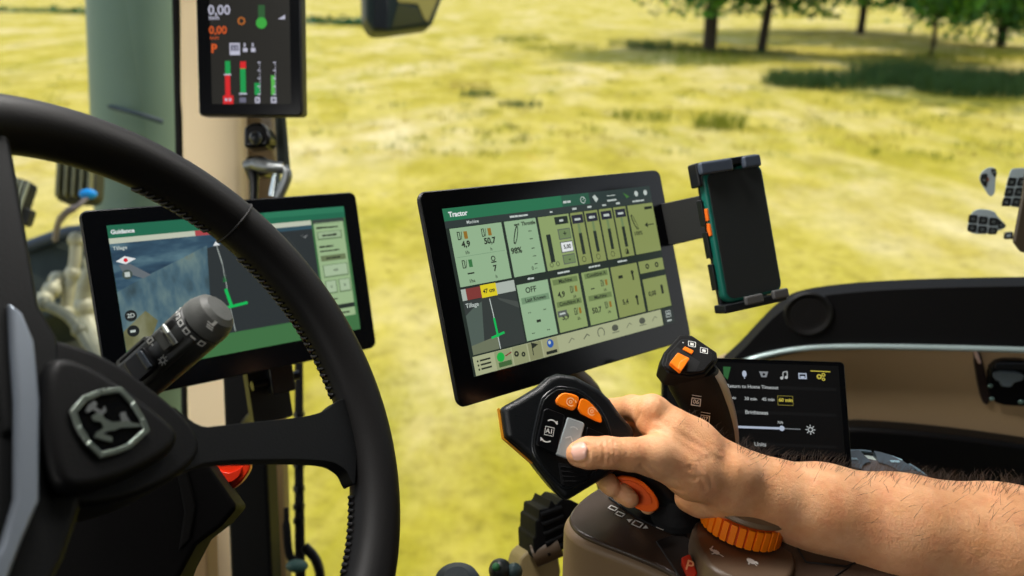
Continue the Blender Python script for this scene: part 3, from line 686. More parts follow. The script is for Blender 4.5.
# hitch cell
lever(.885, .235, -1); T(mb, FA, c, '100%', .885, .325, .0062, Z2, INK, bold=.02); R(mb, FA, c, .945, .145, .99, .165, Z2, INK)
a = c(.94, .275); mb.poly(FA, [(a[0]-.003, a[1]), (a[0]+.002, a[1]+.003), (a[0]+.002, a[1]-.003)], Z2, INK); mb.rect(FA, a[0], a[1]-.0005, a[0]+.012, a[1]+.0005, Z2, INK)
# guidance map cell
R(mb, FA, c, .012, .484, .235, .552, Z1, glow((176, 186, 176))); R(mb, FA, c, .03, .484, .09, .552, Z2, REDD); R(mb, FA, c, .09, .480, .155, .556, Z2, YELL); T(mb, FA, c, '47 cm', .122, .52, .0056, Z3, INK, bold=.03)
R(mb, FA, c, .012, .555, .235, .874, Z1, glow((56, 62, 60)))
def pg(lst, z, m): mb.poly(FA, [c(u, v) for u, v in lst], z, m)
pg([(.012, .64), (.05, .60), (.085, .575), (.06, .874), (.012, .874)], Z2, glow((84, 98, 90))); pg([(.012, .82), (.10, .80), (.125, .78), (.12, .874), (.012, .874)], Z2+.0001, glow((112, 120, 96)))
pg([(.15, .57), (.235, .62), (.235, .66), (.16, .59)], Z2, glow((74, 80, 76)))
T(mb, FA, c, 'Tillage', .018, .585, .0056, Z3, LBL, 'LEFT')
mb.stroke(FA, [c(.118, .57), c(.121, .66), c(.122, .75), c(.124, .874)], .0009, Z3, LBL)
mb.stroke(FA, [c(.121, .69), c(.123, .80)], .0022, Z3+.0001, GREENB); mb.stroke(FA, [c(.098, .80), c(.15, .785)], .0022, Z3+.0001, GREENB)
# second row text
T(mb, FA, c, 'OFF', .30, .565, .0078, Z2, INK, bold=.02); R(mb, FA, c, .25, .605, .376, .645, Z2, glow((118, 150, 116))); T(mb, FA, c, 'Last Known', .313, .625, .0055, Z3, INK, bold=.02)
for u, v in ((.275, .70), (.345, .70), (.31, .765), (.275, .83), (.345, .83)): T(mb, FA, c, '--' if v != .765 else '~2', u, v, .006, Z2, INK)
for (ub, w0, v0, s, val, ic) in ((.464, .06, .55, 'Machine', '4,9', 1), (.464, .06, .695, 'Condition A', '5,9', 2), (.62, .06, .55, 'Condition A', '--', 1), (.62, .06, .70, 'Machine', '50,7', 2)):
    R(mb, FA, c, ub-w0, v0-.018, ub+w0, v0+.018, Z2, glow((112, 132, 82))); T(mb, FA, c, s, ub, v0, .0054, Z3, INK, bold=.02)
    T(mb, FA, c, val, ub-.03, v0+.085, .0078, Z2, INK, bold=.03)
    a = icon_tool(mb, FA, c, ub+.028, v0+.065, .0034, Z2, INK); mb.rect(FA, a[0]+.003, a[1]-.003, a[0]+.006, a[1]+.003, Z2, AMB); T(mb, FA, c, 'l/h', ub+.032, v0+.115, .0042, Z2, INK)
R(mb, FA, c, .40, .735, .445, .775, Z2, GREYK); T(mb, FA, c, '~4', .422, .755, .004, Z3, LBL)
for v, s, k in ((.60, '~2', 1), (.775, '5,4', 2)):
    T(mb, FA, c, s, .745, v, .0074, Z2, INK, bold=.03); a = c(.81, v); mb.disc(FA, a[0], a[1]+.0025, .0022, Z2, INK, 10); mb.rect(FA, a[0]-.0012, a[1]-.006, a[0]+.0012, a[1]+.002, Z2, INK)
for u in (.90, .955): a = c(u, .565); mb.ring(FA, a[0], a[1], .0014, .003, Z2, INK, 12)
T(mb, FA, c, '0,00', .90, .76, .007, Z2, INK, bold=.03); a = c(.96, .745); mb.rect(FA, a[0]-.0018, a[1]-.005, a[0]+.0018, a[1]+.005, Z2, INK)
# bottom bar icons
for v in (.915, .94, .965): a = c(.055, v); mb.rect(FA, a[0]-.006, a[1]-.0008, a[0]+.006, a[1]+.0008, Z2, INK); mb.disc(FA, a[0]-.0085, a[1], .001, Z2, INK, 8)
R(mb, FA, c, .095, .887, .165, .995, Z2, glow((150, 160, 120))); a = c(.118, .925); mb.disc(FA, a[0], a[1], .0045, Z3, glow((30, 176, 70)), 16); R(mb, FA, c, .105, .955, .16, .985, Z3, glow((70, 104, 60)))
a = c(.15, .925); mb.stroke(FA, [(a[0]-.003, a[1]), (a[0]+.004, a[1]+.002)], .0012, Z3, REDD)
R(mb, FA, c, .17, .887, .235, .995, Z2, glow((150, 156, 116))); a = c(.2, .93); mb.ring(FA, a[0]-.004, a[1], .001, .0028, Z3, INK, 12); mb.ring(FA, a[0]+.004, a[1]-.002, .0008, .0024, Z3, INK, 12)
R(mb, FA, c, .24, .887, .30, .995, Z2, glow((138, 142, 104))); a = c(.268, .925); mb.stroke(FA, [(a[0]-.003, a[1]-.006), (a[0]-.003, a[1]+.006)], .0009, Z3, INK); mb.poly(FA, [(a[0]-.003, a[1]+.006), (a[0]+.005, a[1]+.003), (a[0]-.003, a[1])], Z3, INK)
R(mb, FA, c, .305, .887, .375, .995, Z2, glow((160, 162, 124))); a = c(.34, .92); mb.disc(FA, a[0], a[1], .0042, Z3, glow((40, 90, 170)), 14); mb.disc(FA, a[0]-.001, a[1]+.001, .0018, Z4, LBL, 10); R(mb, FA, c, .315, .965, .365, .985, Z3, INK)
for u, k in ((.44, 0), (.515, 1), (.59, 2), (.665, 3), (.74, 4), (.815, 3), (.885, 0)):
    a = c(u, .935); m = glow((120, 124, 100)) if k in (0, 4) else glow((84, 88, 76))
    if k == 2: mb.ring(FA, a[0], a[1], .0042, .0052, Z2, m, 20, -.9, 4.0)
    elif k == 3: mb.disc(FA, a[0], a[1]+.001, .0048, Z2, m, 14, .0035); mb.rect(FA, a[0]-.005, a[1]-.004, a[0]+.005, a[1]-.0032, Z2, m)
    else: mb.stroke(FA, [(a[0]-.004, a[1]-.002), (a[0]+.001, a[1]+.002), (a[0]+.004, a[1]+.0)], .001, Z2, m)
R(mb, FA, c, .935, .888, .998, 1, Z2, glow((52, 58, 56)))
for v in (.915, .94): a = c(.967, v); mb.frame(FA, a[0]-.004, a[1]-.0016, a[0]+.004, a[1]+.0016, .0007, Z3, LBL)
T(mb, FA, c, '~4', .967, .975, .004, Z3, LBL)
link('screen', mb, t)
# mount below and behind it
mb = MB(); mb.tube(crom([FMN.w(.0, -.02, -.035), FMN.w(.0, -.07, -.075), P(588, 392, .90), P(600, 440, .92), P(612, 500, .93)], 6), [.02]*10+[.014]*15, mat('arm_brown', (70, 52, 38), .4), 14); link('mount_arm', mb, t)

# --- guidance display (left)
FGD = pose((-.3124, -.0013, .9357), (.7709, -.1371, .6221), (.1251, .9901, .0632))
W_, H_ = .322, .2035; w_, h_ = .2775, .158
t = thing('guidance_display', 'wide black touch display showing the guidance map, behind the steering wheel', 'display', FGD)
display_body(t, FGD, W_, H_, .007, .009, 0)
mb = MB(); mb.prism(FGD, rrect(-.13, -.07, .13, .07, .012), -.03, -.0075, BLK); link('rear_box', mb, t, bevel=.006)
mb = MB(); mb.prism(FGD, rrect(.0, -.17, .05, -.05, .004), -.05, -.036, BLK); mb.tube([FGD.w(.025, -.15, -.045), P(244, 430, 1.15)], .012, BLK, 12); link('mount_arm', mb, t)
mb = MB(); mb.prism(FGD, rrect(.02, -.135, .05, -.095, .004), -.03, -.014, BLK_S); mb.tube([FGD.w(.0, -.12, -.025), FGD.w(.06, -.118, -.025)], .006, BLK_S, 10); link('mount_clamp', mb, t, bevel=.003)
a = [FGD.px(*p) for p in ((105.2, 227.2), (344.2, 205), (360.5, 329.8))]
ox, oy = (a[0][0]+a[1][0])/2, (a[0][1]+a[1][1])/2 - h_/2
FA = Fr(FGD.w(ox, oy, 0), FGD.x, z=FGD.z); c = scr(FA, w_, h_); mb = MB()
G2 = glow((34, 108, 80)); PANE = glow((158, 186, 140)); CREAM = glow((196, 202, 182)); ROADD = glow((46, 52, 54))
R(mb, FA, c, 0, 0, 1, 1, Z0, glow((66, 116, 70)))
R(mb, FA, c, 0, 0, 1, .088, Z1, G2); R(mb, FA, c, .62, 0, 1, .045, Z1+.0001, glow((46, 124, 92)))
T(mb, FA, c, 'Guidance', .01, .048, .0062, Z2, WHI, 'LEFT', .035)
R(mb, FA, c, 0, .088, .83, .125, Z1, CREAM); R(mb, FA, c, .322, .088, .39, .125, Z2, glow((176, 72, 76)))
R(mb, FA, c, 0, .125, .83, .85, Z1, soil_picture('map_sky_soil', [(.3, (30, 48, 66)), (.5, (48, 74, 92)), (.7, (86, 116, 126))], (2.2, 7, 1), .5))
def pg(lst, z, m): mb.poly(FA, [c(u, v) for u, v in lst], z, m)
pg([(0, .45), (.12, .36), (.26, .27), (.36, .20), (.37, .30), (.33, .85), (0, .85)], Z2, soil_picture('map_worked', [(.28, (44, 58, 62)), (.45, (66, 92, 104)), (.6, (96, 118, 118)), (.75, (106, 104, 76))], (5, 2.2, 1), -.8))
pg([(0, .72), (.09, .60), (.13, .68), (.08, .85), (0, .85)], Z2+.0002, soil_picture('map_olive', [(.3, (66, 72, 56)), (.5, (98, 98, 66)), (.7, (120, 122, 96))], (5, 2.5, 1), -.8))
pg([(.36, .22), (.45, .19), (.60, .155), (.83, .155), (.83, .85), (.33, .85)], Z2+.0003, ROADD)
pg([(.40, .125), (.83, .125), (.83, .165), (.52, .175)], Z2+.0002, glow((52, 82, 96)))
for k in range(4): mb.stroke(FA, [c(.50+.07*k, .2), c(.60+.12*k if k < 3 else .83, .55)], .0005, Z2+.0004, glow((64, 70, 72)))
T(mb, FA, c, 'Tillage', .008, .158, .0055, Z3, LBL, 'LEFT')
pg([(.012, .245), (.045, .215), (.085, .24), (.045, .27)], Z3, WHI); a = c(.047, .243); mb.disc(FA, a[0], a[1], .0022, Z4, glow((220, 30, 50)), 12)
pg([(.02, .27), (.06, .27), (.13, .36), (.10, .38), (.03, .32)], Z3, glow((104, 112, 118)))
a = c(.045, .34); mb.disc(FA, a[0], a[1], .0052, Z3+.0001, glow((70, 84, 78)), 18); mb.rect(FA, a[0]-.0026, a[1]-.0026, a[0]+.0026, a[1]+.0026, Z4, LBL)
for v in (.62, .725): a = c(.035, v); mb.disc(FA, a[0], a[1], .0062, Z3, glow((30, 34, 34)), 18); T(mb, FA, c, '2D' if v < .7 else '~2', .035, v, .0062, Z4, LBL)
mb.stroke(FA, [c(.400, .21), c(.412, .34), c(.416, .48), c(.418, .67), c(.425, .84)], .0009, Z3, LBL)
a = c(.40, .195); mb.poly(FA, [(a[0]-.004, a[1]-.002), (a[0]+.004, a[1]-.002), (a[0], a[1]+.003)], Z3, WHI)
a = c(.413, .47); mb.poly(FA, [(a[0]-.003, a[1]-.001), (a[0]+.003, a[1]-.001), (a[0], a[1]+.006)], Z3, glow((30, 130, 60)))
mb.stroke(FA, [c(.411, .535), c(.425, .66)], .0036, Z3+.0001, GREENB); mb.stroke(FA, [c(.40, .665), c(.49, .65)], .0032, Z3+.0001, GREENB)
a = c(.79, .21); mb.poly(FA, [(a[0]-.005, a[1]+.003), (a[0], a[1]-.003), (a[0]+.005, a[1]+.003), (a[0], a[1])], Z3, WHI)
R(mb, FA, c, .835, .088, .99, .125, Z2, glow((60, 72, 66))); R(mb, FA, c, .84, .115, .985, .875, Z2, PANE)
T(mb, FA, c, '~12', .85, .155, .005, Z3, INK, 'LEFT')
def key(u0, v0, u1, v1, s, m=KEY):
    R(mb, FA, c, u0, v0, u1, v1, Z3, glow((96, 122, 84))); R(mb, FA, c, u0+.004, v0+.004, u1-.004, v1-.01, Z3+.0001, m); T(mb, FA, c, s, (u0+u1)/2, (v0+v1)/2, .0058, Z4, INK, bold=.02)
key(.85, .185, .97, .25, '~7', glow((160, 184, 146)))
T(mb, FA, c, '~7', .852, .305, .0056, Z3, INK, 'LEFT', .03); T(mb, FA, c, '~13', .852, .34, .0042, Z3, INK, 'LEFT'); R(mb, FA, c, .852, .375, .975, .42, Z3, glow((110, 126, 88))); T(mb, FA, c, '~8', .913, .398, .005, Z4, INK, bold=.02)
key(.855, .45, .978, .55, '<>', glow((172, 194, 160))); key(.855, .575, .912, .68, '<', glow((172, 194, 160))); key(.922, .575, .98, .68, '>', glow((172, 194, 160)))
T(mb, FA, c, '~5', .862, .725, .005, Z3, INK, 'LEFT', .02); R(mb, FA, c, .855, .775, .985, .81, Z3, SEP); T(mb, FA, c, '~6', .93, .845, .005, Z3, INK)
link('screen', mb, t)

# --- corner display on the pillar
d0 = 1.13; bl = P(199, 116.5, d0); br = P(301, 115.2, d0)
ox = (bl+br)/2; FC = Fr(ox, br-bl, z=Vector((br-bl).cross(Vector((.0, 0, 1)))))
FC = pose((-.3563, -.311, 1.0831), (.9984, .0137, -.0547), (-.0087, .9959, .0905)); FC = Fr(FC.w(0, -.0768, 0), FC.x, z=FC.z)
wC = .145; hC = .27; d0 = 1.083
t = thing('corner_display', 'upright black corner display with coloured level bars, mounted on the beige pillar', 'display', FC)
mb = MB(); mb.prism(FC, rrect(-wC/2, 0, wC/2, hC, .006), -.024, -.0015, BLK); link('housing', mb, t, bevel=.003)
mb = MB(); mb.prism(FC, rrect(-wC/2+.002, .002, wC/2-.002, hC-.002, .005), -.0014, 0, GLOSS); link('front_glass', mb, t, bevel=.0008)
mb = MB(); mb.prism(FC, rrect(-.03, .01, .02, .06, .004), -.06, -.025, CHAN); link('mount', mb, t, bevel=.003)
mb = MB(); L_ = lambda a, b: FC.px(a, b, Z1)
def cr(x0, y0, x1, y1, z, m):
    a = L_(x0, y0); b = L_(x1, y1); mb.rect(FC, min(a[0], b[0]), min(a[1], b[1]), max(a[0], b[0]), max(a[1], b[1]), z, m)
a = L_(212, 104); b = L_(291, 104); mb.rect(FC, a[0], a[1], b[0], a[1]+.235, Z0, glow((36, 35, 31)))
WH = glow((196, 196, 214)); OR = glow((226, 96, 36)); RD = glow((220, 36, 40)); GN = glow((22, 158, 78)); LG = glow((90, 190, 80))
k = d0/800
def ct(s, x, y, px, m, bold=.03, al='LEFT'): a = L_(x, y); mb.text(FC, s, a[0], a[1], px*k*1.3, Z2, m, al, bold)
ct('0,00', 208, 10.5, 10.2, WH, .012); ct('km/h', 209, 18, 4, WH, .02); ct('0,00', 209, 30.5, 8.2, OR, .012); ct('km/h', 210, 38, 3.5, OR, 0); ct('P', 211, 49, 9.5, OR, .02)
a = L_(241.5, 21); mb.ring(FC, a[0], a[1], .0035, .0055, Z2, glow((190, 108, 40)), 8)
a = L_(261.5, 23); mb.disc(FC, a[0], a[1], .0075, Z2, glow((60, 170, 64)), 20); cr(258, 5, 265, 20, Z1, glow((44, 92, 50)))
a = L_(281.5, 17); mb.poly(FC, [(a[0]-.005, a[1]-.003), (a[0]+.005, a[1]-.003), (a[0]+.005, a[1]+.003), (a[0]+.001, a[1]+.0005)], Z2, WH)
cr(229.5, 43, 240, 55, Z1, WH); cr(231, 45, 238.5, 51, Z2, glow((70, 70, 90))); cr(233, 46, 234.2, 51, Z3, WH); cr(236, 46, 237.2, 51, Z3, WH)
for x in (244, 252): cr(x, 43, x+1.5, 47, Z2, WH); cr(x-1, 48, x+3.5, 52, Z2, WH)
cr(225, 61, 230.5, 74, Z1, GN); cr(224, 74, 231.5, 75.2, Z2, WH); cr(225, 75, 230.5, 96, Z1, RD); cr(223, 95.5, 233.5, 104, Z1, RD); cr(225, 98.5, 227.5, 101, Z2, WH); cr(229, 98.5, 231.5, 101, Z2, WH)
cr(240, 61.5, 246, 68.5, Z1, RD); cr(240, 68.5, 246, 94, Z1, GN); cr(239, 93, 247, 94.5, Z2, WH); cr(239.5, 97.5, 246, 102.5, Z1, glow((110, 110, 130)))
cr(254.5, 83, 260, 95, Z1, GN); cr(271, 75.5, 275, 95, Z1, LG)
for x in (259.5, 275):
    cr(x, 62, x+1, 95, Z2, WH)
    for q in range(5): cr(x-1.8, 62+8*q, x+1, 63+8*q, Z2, WH)
cr(255, 97, 260, 103, Z1, WH); cr(256.5, 98.5, 258.5, 101.5, Z2, glow((60, 60, 70))); cr(271, 97, 276.5, 103, Z1, WH); cr(272.5, 98.5, 275, 101.5, Z2, glow((60, 60, 70)))
link('screen', mb, t)
# ---------------------------------------------------------------- steering wheel
S_ = 1.10
WC = CAM + cv((-.216*S_, .075*S_, .424*S_)); WN = cv((.758, -.45, -.472)).normalized()
F0 = Fr(WC, RT, z=WN)
q = F0.px(345, 440); FWH = Fr(WC, (F0.w(q[0], q[1], 0)-WC), z=WN)
RR, TR = .209, .0188
LEATHER = mat('black_leather', (15, 14, 14), .52, bump=.08, bscale=500, spec=.18)
t = thing('steering_wheel', 'black leather steering wheel with stitched rim and leaping animal badge on the hub', 'steering wheel', FWH)
mb = MB(); n, k = 160, 28; rows = []
def rim_pt(a, b, r=TR): return FWH.w((RR+r*math.cos(b))*math.cos(a), (RR+r*math.cos(b))*math.sin(a), r*1.0*math.sin(b))
for i in range(n+1):
    a = 2*math.pi*i/n; rows.append([rim_pt(a, 2*math.pi*j/k) for j in range(k+1)])
mb.grid(rows, LEATHER); rim = link('rim', mb, t)
def ang_of(px, py): x, y = FWH.px(px, py); return math.atan2(y, x)
# stitches along the inner side of the rim
def inner_phi(a, shift):
    c0 = FWH.w(RR*math.cos(a), RR*math.sin(a), 0); v = (CAM-c0).normalized(); er = FWH.w(math.cos(a), math.sin(a), 0)-FWH.o
    pc = math.atan2(v.dot(FWH.z), v.dot(er)); s1 = pc+math.pi/2; s2 = pc-math.pi/2
    s = s1 if math.cos(s1) < math.cos(s2) else s2
    return s - math.copysign(shift, s-pc)
a0, a1 = ang_of(255, 240), ang_of(330, 395)
STI = mat('stitch_thread', (22, 21, 21), .55)
for seg_a0, seg_a1, ns in ((a0, a1, 24), (ang_of(140, 180), ang_of(215, 225), 12), (ang_of(352, 490), ang_of(345, 572), 12)):
    mb = MB()
    for i in range(ns):
        a = seg_a0+(seg_a1-seg_a0)*(i+.5)/ns; da = (seg_a1-seg_a0)/ns*.36
        p = [rim_pt(a-da, inner_phi(a, .12), TR+.0006), rim_pt(a, inner_phi(a, .38), TR+.0014), rim_pt(a+da*.9, inner_phi(a, .62), TR+.0004)]
        mb.tube(p, [.0012, .0017, .0010], STI, 6); mb.tube([rim_pt(a+da, inner_phi(a, .10), TR+.0004), rim_pt(a+da*.6, inner_phi(a, .36), TR+.0010)], .0009, STI, 6)
    link('stitching', mb, rim)
a = ang_of(234, 224)
for a_ in (a,):
    mb = MB(); mb.tube([rim_pt(a_, 2*math.pi*j/30, TR+.0003) for j in range(31)], .0011, mat('seam_dark', (8, 8, 9), .7), 6, cap=False)
    link('seam', mb, rim)
# spokes
SP = mat('spoke_black', (8, 9, 10), .5, bump=.1, bscale=500, spec=.15)
mb = MB(); mb.prism(FWH, chaikin(FWH.pts([(130, 490), (160, 400), (196, 430), (222, 427), (300, 419), (322, 413), (334, 402), (346, 400), (354, 440), (352, 486), (349, 486), (343, 472), (328, 463), (286, 461), (205, 463), (180, 474)]), 2, .2), -.007, .004, SP); link('spoke', mb, t, bevel=.004, seg=4)
mb = MB(); mb.prism(FWH, FWH.pts([(-14, 120), (4, 140), (8, 160), (20, 230), (34, 312), (52, 342), (60, 420), (-10, 450), (-24, 330), (-24, 200)]), -.010, .010, SP); link('spoke', mb, t, bevel=.006, seg=4)
mb = MB(); mb.prism(FWH, FWH.pts([(-20, 400), (60, 440), (80, 500), (60, 560), (20, 640), (-90, 640), (-60, 520)]), -.012, .008, SP); link('spoke', mb, t, bevel=.006, seg=4)
# hub
HUBM = mat('hub_black', (7, 7, 8), .5, spec=.14, bump=.12, bscale=600)
mb = MB(); mb.prism(FWH, chaikin(FWH.pts([(20, 336), (60, 346), (104, 361), (160, 402), (190, 432), (196, 458), (168, 484), (110, 508), (60, 512), (30, 480), (16, 400)]), 2), -.03, .008, HUBM); hub = link('hub', mb, t, bevel=.006, seg=3)
mb = MB(); zf = .020
mb.prism(FWH, chaikin(FWH.pts([(46, 358), (66, 352), (96, 363), (146, 397), (176, 422), (184, 434), (176, 452), (140, 474), (92, 492), (62, 492), (50, 468), (44, 410)], zf), 2), .0075, zf, HUBM, scale1=.96); link('hub_cover', mb, t, bevel=.006, seg=4)
# silver strips beside the hub
SIL = mat('silver_strip', (120, 128, 138), .42, .5)
mb = MB(); zs = .015
mb.prism(FWH, FWH.pts([(10, 300), (24, 312), (36, 340), (42, 400), (41, 500), (24, 540), (-6, 620), (-40, 620), (2, 545), (16, 497), (16, 400), (12, 345)], zs), .008, zs, SIL); link('silver_insert', mb, t, bevel=.003)
# badge
zb = zf+.0012
FBD = Fr(FWH.w(0, 0, zf), FWH.x, z=FWH.z)
zz = lambda X, Y: (60+X/5.76, 370+Y/5.76)
outl = [zz(*p) for p in [(55, 235), (130, 152), (230, 112), (350, 95), (430, 180), (490, 280), (517, 350), (410, 450), (330, 482), (230, 507), (150, 430), (90, 330)]]
lo = FBD.pts(outl, .002); cx = sum(p[0] for p in lo)/len(lo); cy = sum(p[1] for p in lo)/len(lo)
li = [(cx+(x-cx)*.83, cy+(y-cy)*.83) for x, y in lo]
mb = MB(); mb.prism(FBD, chaikin(lo, 1, .15), 0, .0010, GLOSS)
nl = len(lo)
for i in range(nl):
    j = (i+1) % nl; mb.prism(FBD, [lo[i], lo[j], li[j], li[i]], .0008, .0026, mat('badge_metal', (128, 138, 130), .32, 1.0))
badge = link('badge', mb, t, bevel=.0006)
mb = MB()
deer = [(182, 268), (210, 250), (240, 254), (262, 284), (300, 300), (345, 298), (385, 290), (420, 305), (462, 312), (462, 328), (405, 330), (350, 332), (322, 345), (280, 352), (245, 366), (302, 388), (300, 414), (250, 404), (198, 388), (204, 364), (250, 334), (236, 300), (190, 290)]
mb.prism(FBD, FBD.pts([zz(*p) for p in deer], .0018), .0010, .0020, MATS['badge_metal'])
for pl in ([(146, 238), (168, 196), (196, 176), (214, 190), (206, 214), (238, 236), (258, 208), (266, 232), (250, 256), (222, 252), (190, 228), (160, 246)], [(346, 262), (352, 244), (376, 242), (384, 268), (404, 296), (356, 296)]):
    mb.prism(FBD, FBD.pts([zz(*p) for p in pl], .0018), .0010, .0020, STEEL)
link('leaping_emblem', mb, badge)

# ---------------------------------------------------------------- steering column
FCO = Fr(P(120, 520, .585), cv((.97, .1, .2)), z=cv((.25, -.25, -.93)).normalized())
COL = mat('column_grey', (14, 13, 13), .7, spec=.06, bump=.2, bscale=600)
t = thing('steering_column', 'dark grey steering column shroud beneath the wheel hub', 'steering column', FCO)
mb = MB(); mb.prism(FCO, FCO.pts([(30, 430), (110, 400), (190, 452), (206, 461), (238, 507), (222, 526), (196, 546), (178, 580), (140, 680), (-80, 680), (-60, 520)]), -.12, 0, COL); link('shroud', mb, t, bevel=.004, seg=3)
mb = MB(); mb.prism(FCO, FCO.pts([(176, 470), (186, 466), (196, 506), (190, 540), (178, 552), (184, 512)], .003), -.0005, .003, mat('column_highlight', (20, 19, 18), .7, spec=.08)); link('highlight_strip', mb, t, bevel=.002)  # slight highlight on the shroud, painted as a lighter strip
mb = MB(); mb.tube([P(60, 700, .66), P(90, 620, .64)], .06, COL, 20); link('column_tube', mb, t)
# red release lever
FRL = Fr(P(230, 474, .70), cv((1, 0, .1)), z=cv((.15, -.2, -1)).normalized())
t = thing('release_lever', 'red release lever sticking out below the right wheel spoke', 'lever', FRL)
mb = MB(); mb.prism(FRL, chaikin(FRL.pts([(196, 455), (232, 456), (250, 459), (250, 470), (241, 483), (230, 491), (220, 486)]), 2, .22), -.014, 0, RED); link('grip', mb, t, bevel=.006, seg=4)
mb = MB(); mb.prism(FRL, chaikin(FRL.pts([(214, 466), (226, 474), (238, 470), (243, 465), (240, 476), (230, 484), (220, 478)], .003), 1), .0, .003, mat('red_rib', (228, 52, 24), .35)); link('thumb_rib', mb, t, bevel=.0015)
mb = MB(); mb.tube([FRL.w(*FRL.px(210, 470), -.015), P(150, 440, .72)], .009, BLK, 10); link('stem', mb, t)

# ---------------------------------------------------------------- stalk on the column
dS = .56
pa, pb = P(112, 404, dS+.012), P(219, 309, dS-.004)
FST = Fr(pa, cv((.75, .67, .0)), z=(pb-pa))       # local z along the stalk
LS = (pb-pa).length
ax_ = (pb-pa).normalized(); zq_ = cv((.12, -.3, -.95)); zc = Fr(FST.o, ax_, z=zq_-ax_*zq_.dot(ax_))     # frame whose z looks at the driver and x runs along the stalk
Rr = .0178
t = thing('control_stalk', 'thick grey control stalk with white symbols in front of the guidance display', 'stalk', zc)
STK = mat('stalk_grey', (48, 49, 48), .48, bump=.15, bscale=700); STC = mat('stalk_cap', (78, 79, 76), .5, bump=.15, bscale=700)
FL3 = Fr(zc.o, zc.y, z=zc.x)                      # lathe about the stalk's axis
bz = LS*.85
mb = MB(); mb.lathe(FL3, [(.010, -.02), (.0155, .0), (.0168, LS*.3), (Rr, bz-.012), (Rr, bz-.001), (Rr-.0012, bz)], STK, 44); link('body', mb, t)
mb = MB(); mb.lathe(FL3, [(Rr-.0012, bz+.0002), (Rr+.0002, bz+.0012), (Rr, bz+.006), (Rr-.0006, LS-.008), (Rr-.003, LS-.002), (Rr-.007, LS+.001), (.0001, LS+.002)], STC, 44); cap_ = link('end_cap', mb, t)
def on_st(u, ang, r): return FL3.w(r*math.cos(ang), r*math.sin(ang), u)
A_mid = math.atan2((zc.z).dot(FL3.y), (zc.z).dot(FL3.x))
def st_quad(mb, u0, u1, a0, a1, r, m, nn=4):
    mb.grid([[on_st(u0, a0+(a1-a0)*q/nn, r) for q in range(nn+1)], [on_st(u1, a0+(a1-a0)*q/nn, r) for q in range(nn+1)]], m, True)
def st_frame(mb, u0, u1, a0, a1, r, wd, m):
    da = wd/r
    st_quad(mb, u0, u0+wd, a0, a1, r, m); st_quad(mb, u1-wd, u1, a0, a1, r, m); st_quad(mb, u0, u1, a0, a0+da, r, m, 1); st_quad(mb, u0, u1, a1-da, a1, r, m, 1)
sg = 1 if (on_st(0, A_mid+.3, 1)-on_st(0, A_mid, 1)).dot(zc.y) > 0 else -1
mb = MB()
ub = bz-.0055
for k, aa in enumerate((.95, .55, .2, -.2, -.55, -.95)):
    A = A_mid+sg*aa
    if k in (0, 5): st_frame(mb, ub, ub+.0042, A-.13, A+.13, Rr+.0003, .0009, WHITE)
    elif k == 4: st_quad(mb, ub+.0015, ub+.0027, A-.12, A+.12, Rr+.0003, WHITE)
    else: st_frame(mb, ub, ub+.004, A-.13, A+.13, Rr+.0003, .0008, WHITE)
for k in range(3): st_quad(mb, bz+.009+.0016*k, bz+.0098+.0016*k, A_mid-sg*(.55-.05*k), A_mid-sg*(.85-.05*k), Rr+.0002, WHITE)
st_quad(mb, bz+.013, bz+.0165, A_mid-sg*.62, A_mid-sg*.74, Rr+.0002, WHITE)
link('symbols', mb, t)
# flattened switch panel on the side that faces the driver
zf2 = Rr-.0015
mb = MB(); mb.prism(zc, rrect(LS*.20, -.0125, LS*.82, .0125, .004), .004, zf2, STK); link('panel', mb, t, bevel=.003)
mb = MB(); mb.prism(zc, rrect(LS*.61, -.0065, LS*.79, .0105, .003), zf2-.002, zf2+.0008, mat('stalk_recess', (8, 8, 9), .6)); rec = link('recess', mb, t, bevel=.0008)
mb = MB(); mb.prism(zc, rrect(LS*.63, -.005, LS*.69, .009, .001), zf2, zf2+.004, STC); mb.tube([zc.w(LS*.72, -.006, zf2+.003), zc.w(LS*.735, .002, zf2+.006), zc.w(LS*.72, .009, zf2+.003)], .0018, mat('switch_silver', (138, 142, 140), .35, .5), 8); link('slide_switch', mb, t, bevel=.001)
mb = MB(); mb.prism(zc, rrect(LS*.35, -.009, LS*.53, .0085, .003), zf2-.001, zf2+.004, BLK_S); mb.prism(zc, rrect(LS*.47, -.0075, LS*.51, .007, .001), zf2+.003, zf2+.0055, mat('rocker_sheen', (62, 68, 76), .25)); link('rocker_switch', mb, t, bevel=.002)
mb = MB(); mb.prism(zc, rrect(LS*.26, .0105, LS*.54, .0165, .002), .004, zf2-.004, STC); mb.prism(zc, rrect(LS*.29, .012, LS*.52, .0150, .001), zf2-.0045, zf2-.0035, BLK_M); link('side_loop', mb, t, bevel=.001)
mb = MB(); zp = zf2+.0004
FSY = zc
for k, y in enumerate((.009, .0045, -.0005, -.0075)):
    x = LS*.57
    if k == 0: mb.frame(zc, x-.002, y-.0015, x+.003, y+.0018, .0008, zp, WHITE)
    elif k == 1: mb.rect(zc, x-.0005, y-.002, x+.0006, y+.002, zp, WHITE)
    elif k == 2: mb.ring(zc, x, y, .0016, .0026, zp, WHITE, 16, .3, 5.4)
    else:
        mb.ring(zc, x, y, .0014, .0022, zp, WHITE, 16)
        for q in range(8): an = q*.785; mb.stroke(zc, [(x+.0025*math.cos(an), y+.0025*math.sin(an)), (x+.0036*math.cos(an), y+.0036*math.sin(an))], .0007, zp, WHITE)
link('switch_symbols', mb, t)

